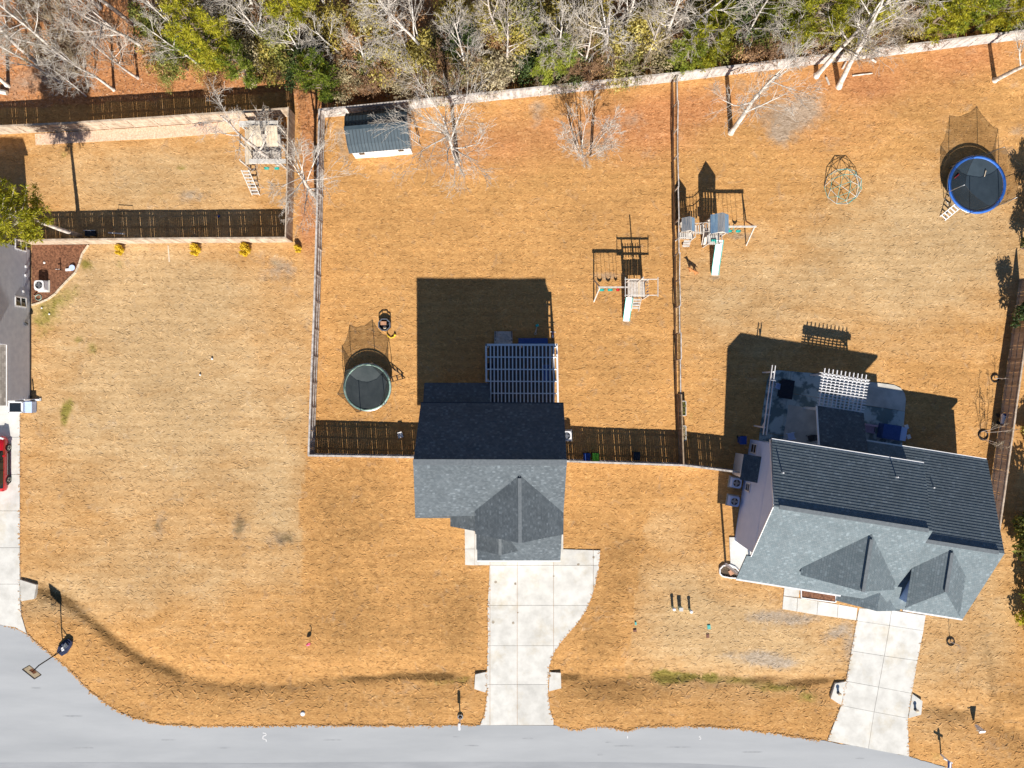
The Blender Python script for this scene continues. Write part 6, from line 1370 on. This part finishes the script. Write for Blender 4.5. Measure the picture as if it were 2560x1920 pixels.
# conifer and shrubs at the right edge
C1 = bush(41, .85, 3.3, 1700, .11, lumps=14)
plant('conifer', C1, 'bark_brown', 'leaf_dark', 'upright dark green evergreen beside the right-hand fence', 'tree', P(2523,786), 0, sc=(1,1,1.05))
plant('conifer', C1, 'bark_brown', 'leaf_green', 'bushy evergreen at the right edge above the upright evergreen', 'tree', P(2555,622), 2.0)
plant('conifer', C1, 'bark_brown', 'leaf_olive', 'brownish evergreen at the right edge beside the blue trampoline', 'tree', P(2562,505), 1.0, sc=1.1)
Y1 = bush(45, 1.5, 2.4, 2300, .16, lumps=12)
plant('shrub', Y1, 'bark_brown', 'needle', 'yellow green shrub at the right edge below the right-hand house', 'shrub', P(2568,1560), .5)
plant('shrub', Y1, 'bark_brown', 'needle_fresh', 'green shrub at the right edge level with the house gable', 'shrub', P(2586,1455), 2.1, sc=(1.3,1.3,1.6))
plant('shrub', Y1, 'bark_brown', 'leaf_green', 'dark green shrub at the right edge outside the picket fence', 'shrub', P(2585,1340), 4.0, sc=1.5)
plant('shrub', Y1, 'bark_brown', 'leaf_olive', 'yellowish shrub outside the upper picket fence at the right edge', 'shrub', P(2565,1090), 3.0, sc=.6)
# clipped yellow shrubs
YS = bush(51, .36, .42, 1500, .065, lumps=12)
for px, s, lb in ((302,1.0,'leftmost of the four round yellow shrubs below the tan fence'), (491,1.15,'second round yellow shrub from the left below the tan fence'), (615,1.25,'third round yellow shrub from the left below the tan fence'), (746,.8,'smallest round yellow shrub, at the fence corner')):
    plant('yellow_shrub', YS, 'bark_brown', 'leaf_yellow', lb, 'shrub', P(px,627 if px < 700 else 624), px*.1, sc=s, group='round yellow shrubs')
# young staked trees with ground rings
SAP = bare_tree(61, 2.6, .7, limbs=6, multi=4, r0=.045, mult=.5, thin=.8, up=.8); SAP1 = bare_tree(62, 2.0, .45, limbs=5, r0=.03, mult=.45, thin=.8, up=.8)
for (px, py), me, lb, s, rg, rm in (((2487,946),SAP1,'thin young tree in a black ring, upper one beside the picket fence',1.0,.32,'rubber'), ((2457,1088),SAP,'young many stemmed tree in a black ring near the picket fence',1.25,.32,'rubber'), ((2376,1604),SAP1,'thin young tree in a black ring in front of the right-hand house',1.0,.32,'black_paint')):
    c = P(px,py); o = plant('young_tree', me, 'bark_pale', 'twig_dun', lb, 'tree', c, px, sc=s, tilt=(.0,.06))
    me2 = bpy.data.meshes.get('ground_ring') or MB().tube([(rg*math.cos(k*math.pi/9),rg*math.sin(k*math.pi/9),.06) for k in range(19)], .05, 6, cap=False).mesh('ground_ring')
    if not me2.materials: me2.materials.append(MAT['rubber'])
    for nm, mm in (('ground_ring', me2),): g = bpy.data.objects.new(nm, mm); COL.objects.link(g); g.parent = o
# ------------------------------------------------------------------ the woods along the top
random.seed(77)
BT = [bare_tree(101, 12, 4.4, limbs=10, r0=.18, mult=.85, thin=1.15, top=4), bare_tree(102, 14, 3.6, limbs=11, r0=.2, mult=.82, thin=1.15, top=4), bare_tree(103, 9, 3.6, limbs=10, r0=.14, mult=.85, thin=1.1, up=.1), bare_tree(104, 11, 3.2, limbs=12, r0=.15, mult=.85, thin=1.1, up=.5)]
TH = [bare_tree(111, 3.6, 1.5, limbs=6, multi=7, r0=.09, mult=.8, thin=1.2, up=.2), bare_tree(112, 4.6, 1.5, limbs=7, multi=8, r0=.10, mult=.75, thin=1.2, up=.4)]
PT = [pine(121, 9.5, 2.5, clumps=340, base=.25, size=.38), pine(122, 6.0, 1.8, clumps=240, base=.12, size=.33), pine(123, 13, 2.8, clumps=320, base=.45, size=.42)]
BU = [bush(131, 1.6, 3.2, 3600, .10, lumps=26), bush(132, 1.3, 4.4, 3600, .10, lumps=30), bush(133, 1.8, 2.2, 3400, .095, lumps=24)]
def ordinal(n): return ['first','second','third','fourth','fifth','sixth','seventh','eighth','ninth','tenth','eleventh','twelfth','thirteenth','fourteenth','fifteenth','sixteenth','seventeenth','eighteenth','nineteenth','twentieth'][n]
rows = []
def add(kind, px, py, v, sc=1.0, tilt=None): rows.append((kind, px, py, v, sc, tilt))
# bare trees: photo pixel of the foot, mesh variant, size
for a in [(20,215,0,.95),(95,160,1,.9),(180,165,2,1.1),(285,225,3,.9),(395,150,0,1.0),(330,60,1,1.0),(60,60,3,1.0),(250,20,1,.9),(480,110,2,.9),(560,90,3,1.0),(690,140,2,1.0),(650,60,0,.9),(870,160,3,.8),(925,185,3,.75),(1080,170,0,1.0),(1010,90,1,.9),
          (1250,120,3,1.0),(1330,70,0,.9),(1505,150,0,.95),(1560,90,2,1.0),(1690,110,0,.9),(1790,70,3,1.0),(1850,120,2,.95),(1950,60,1,.9),(2180,60,0,1.0),(2300,40,2,1.0),(2545,95,2,.8),(2430,20,1,1.0),(150,205,3,.8),(215,240,2,.55),(345,195,2,.85),(510,175,3,.8),(770,175,2,.85),(1035,190,2,.8),(1170,200,3,.85),(1270,175,2,.9),(1400,165,3,.95),(1455,180,2,.9),(1610,165,2,.85),(1650,120,1,.9),(1930,140,2,.8),(2140,110,3,.85),(2370,80,2,.85),(985,130,3,1.0),(860,90,0,.9)]: add('bare', *a)
for a in [(585,178,0,1.0),(545,160,1,1.0),(640,215,1,.9),(835,250,1,.95),(815,225,1,.8),(1365,205,1,1.05),(1745,168,1,1.15),(1690,180,1,.95),(1960,130,0,.95),(2060,120,0,.9),(2270,105,0,1.0),(2330,90,1,1.3),(2420,85,0,.85),(2220,85,2,.9),(2490,80,1,1.0),(780,120,2,.85),(1900,100,1,1.1)]: add('pine', *a)
kinds = ['bush_green','bush_olive','bush_dark','bush_rust','bush_dun']
for a in [('bush_olive',440,150,0,1.0),('bush_green',470,175,1,.9),('bush_green',415,110,1,1.0),('bush_olive',700,175,0,1.1),('bush_green',735,150,1,1.0),('bush_dark',760,200,0,.9),('bush_dark',800,190,1,.9),('bush_olive',850,120,1,1.2),('bush_rust',905,150,0,1.1),('bush_olive',930,100,1,1.2),
          ('bush_rust',960,190,2,1.0),('bush_dun',880,225,0,.9),('bush_rust',915,230,2,.7),('bush_olive',990,180,0,1.1),('bush_rust',1030,130,1,1.0),('bush_olive',1050,180,1,1.0),('bush_green',1110,180,0,1.0),('bush_dun',1100,200,2,1.1),('bush_dark',1160,150,1,1.0),('bush_dun',1190,190,0,1.1),
          ('bush_olive',1215,110,1,1.1),('bush_olive',1290,140,1,1.2),('bush_green',1320,120,1,1.2),('bush_olive',1370,110,1,1.2),('bush_dark',1330,180,2,1.0),('bush_dark',1420,180,0,1.0),('bush_dun',1250,195,2,1.1),('bush_rust',1460,190,2,.9),('bush_olive',1540,140,0,1.0),('bush_green',1560,170,2,1.0),
          ('bush_olive',1600,120,1,1.1),('bush_dun',1640,140,0,1.1),('bush_rust',1690,120,0,.9),('bush_green',1660,165,2,.9),('bush_olive',1530,190,2,.9),('bush_green',1780,80,1,1.1),('bush_dark',1820,90,1,1.1),('bush_rust',1850,150,2,.8),('bush_olive',1720,70,1,1.0),('bush_green',1890,110,0,1.0),
          ('bush_olive',1960,90,0,1.1),('bush_rust',2020,100,2,.9),('bush_green',2080,60,1,1.1),('bush_olive',2140,100,0,1.0),('bush_dun',2110,120,2,.9),('bush_rust',2180,110,2,.8),('bush_olive',2260,60,0,1.1),('bush_green',2500,60,0,1.0),('bush_dark',2530,70,1,1.0),('bush_olive',2380,50,1,1.0),
          ('bush_green',2450,40,1,1.1),('bush_rust',620,130,2,.9),('bush_olive',500,70,1,1.1),('bush_dun',1000,215,2,.8),('bush_rust',540,215,2,.55),('bush_green',430,200,2,.5),('bush_olive',780,60,1,1.1),('bush_rust',700,90,0,1.0),('bush_olive',1140,80,1,1.1),('bush_dun',1440,110,1,1.0),('bush_olive',1480,60,1,1.1)]: add(a[0], *a[1:])
_r2 = random.Random(9)
for _k in range(88):
    _x = 420+_k*24.6+_r2.uniform(-14,14); _fy = 240-(_x-1000)*.107 if _x > 800 else 205
    add(_r2.choice(['bush_olive','bush_dun','bush_rust','bush_olive','bush_green','bush_dun','bush_rust']), _x, max(-30, _fy-_r2.uniform(18,150)), _r2.randrange(3), _r2.uniform(.6,1.0))
for a in [(1430,190,0,1.0),(1485,195,1,.9),(1560,182,0,1.0),(1020,225,0,.9),(1130,215,1,1.0),(940,225,0,1.0),(1900,148,0,.9),(1960,140,0,1.0),(2130,118,0,1.0),(2200,112,0,.9),(740,190,0,1.0),(820,180,1,.9),(130,140,1,1.1),(230,160,0,1.1),(320,150,1,1.0),(60,130,0,1.0),(200,90,1,1.2),(150,45,0,1.2),(2290,98,0,.9),(1380,212,0,.8),(1210,215,0,1.0),(1060,215,1,.9)]: add('thicket', *a)
for a in [(r_, random.uniform(-260,-60), random.randrange(4), random.uniform(.9,1.2)) for r_ in range(-300,2900,170)]: add('bare', *a)
for a in [(r_, random.uniform(-330,-90), 2, random.uniform(.9,1.2)) for r_ in range(-250,2900,260)]: add('pine', *a)
SPEC = {'bare':('bare_tree',BT,'bark_pale','twig_grey','bare grey tree','tree'), 'pine':('pine_tree',PT,'bark_brown','needle','green pine','tree'), 'thicket':('thicket',TH,'bark_brown','twig_dun','tangled brown bare thicket','thicket'),
        'bush_green':('bush',BU,'bark_brown','leaf_green','green leafed bush','bush'), 'bush_olive':('bush',BU,'bark_brown','leaf_olive','yellow green leafed bush','bush'), 'bush_dark':('bush',BU,'bark_brown','leaf_dark','dark green leafed bush','bush'),
        'bush_rust':('bush',BU,'bark_brown','leaf_rust','rusty brown leafed bush','bush'), 'bush_dun':('bush',BU,'bark_brown','leaf_dun','pale dun leafed bush','bush')}
cnt = {}
MARKS = [(330,'above the far left tan fence'),(560,'above the middle of the tan fence'),(800,'above the gap between the two left yards'),(1040,'behind the garden shed'),(1300,'behind the large spreading bare tree'),(1560,'behind the crape myrtle'),(1800,'near the top of the thin fence'),(2060,'behind the pale scuffed soil'),(2330,'behind the twin leaning trees'),(9999,'near the top right corner')]
for kind, px, py, v, sc, tilt in sorted(rows, key=lambda a: a[1]):
    nm, ms, mt, mc, words, cat = SPEC[kind]; far = py < -50
    side = 'out of sight beyond the top edge' if far else next(m for x, m in MARKS if px < x)
    k = cnt[(kind, side)] = cnt.get((kind, side), 0)+1
    lb = ('%s %s in the woods %s' % (ordinal(k-1) if k < 21 else 'another', words, side)) if not far else '%s standing deep in the woods beyond the back fence' % words
    mt2, mc2 = mt, mc
    if kind == 'bare' and random.random() < .7: mt2, mc2 = 'bark_white', 'twig_white'
    if kind == 'pine' and (v == 1 and random.random() < .7): mc2 = 'needle_fresh'
    if kind == 'thicket' and random.random() < .5: mc2 = 'twig_rust'
    s3 = sc*random.uniform(.94,1.06)
    plant(nm, ms[v % len(ms)], mt2, mc2, lb, cat, P(px,py), random.uniform(0,6.28), sc=s3, tilt=(random.gauss(0,.03), random.gauss(0,.03)), group=(words+('es' if words.endswith('bush') else 's')+(' deep in the woods' if far else ' along the woods edge')))
# leaf litter on the woodland floor
r = np.random.default_rng(5); n = 26000
lx = r.uniform(-50, 50, n); ly = r.uniform(22, 44, n); ok = inpoly(lx, ly, px2([(-300,300),(0,268),(738,222),(748,262),(800,268),(1280,212),(2560,62),(2800,30),(2800,-300),(-300,-300)]))
ok |= inpoly(lx, ly, px2([(742,240),(806,280),(792,560),(748,590)]))
lx, ly = lx[ok], ly[ok]; n = len(lx); a = r.uniform(0, 6.28, n); s = r.uniform(.05,.12,n); zz = r.uniform(.02,.05,n)
V = np.zeros((n,4,3))
for k, (u, v_) in enumerate(((1,0),(0,.55),(-1,0),(0,-.55))):
    V[:,k,0] = lx+s*(u*np.cos(a)-v_*np.sin(a)); V[:,k,1] = ly+s*(u*np.sin(a)+v_*np.cos(a)); V[:,k,2] = zz+r.uniform(-.012,.012,n)
mb = MB(); mb.v = [tuple(p) for p in V.reshape(-1,3).tolist()]; mb.f = [(4*i,4*i+1,4*i+2,4*i+3) for i in range(n)]
mb.build('leaf_litter', 'litter', label='rusty fallen leaves covering the ground under the trees', cat='leaves', kind='stuff')
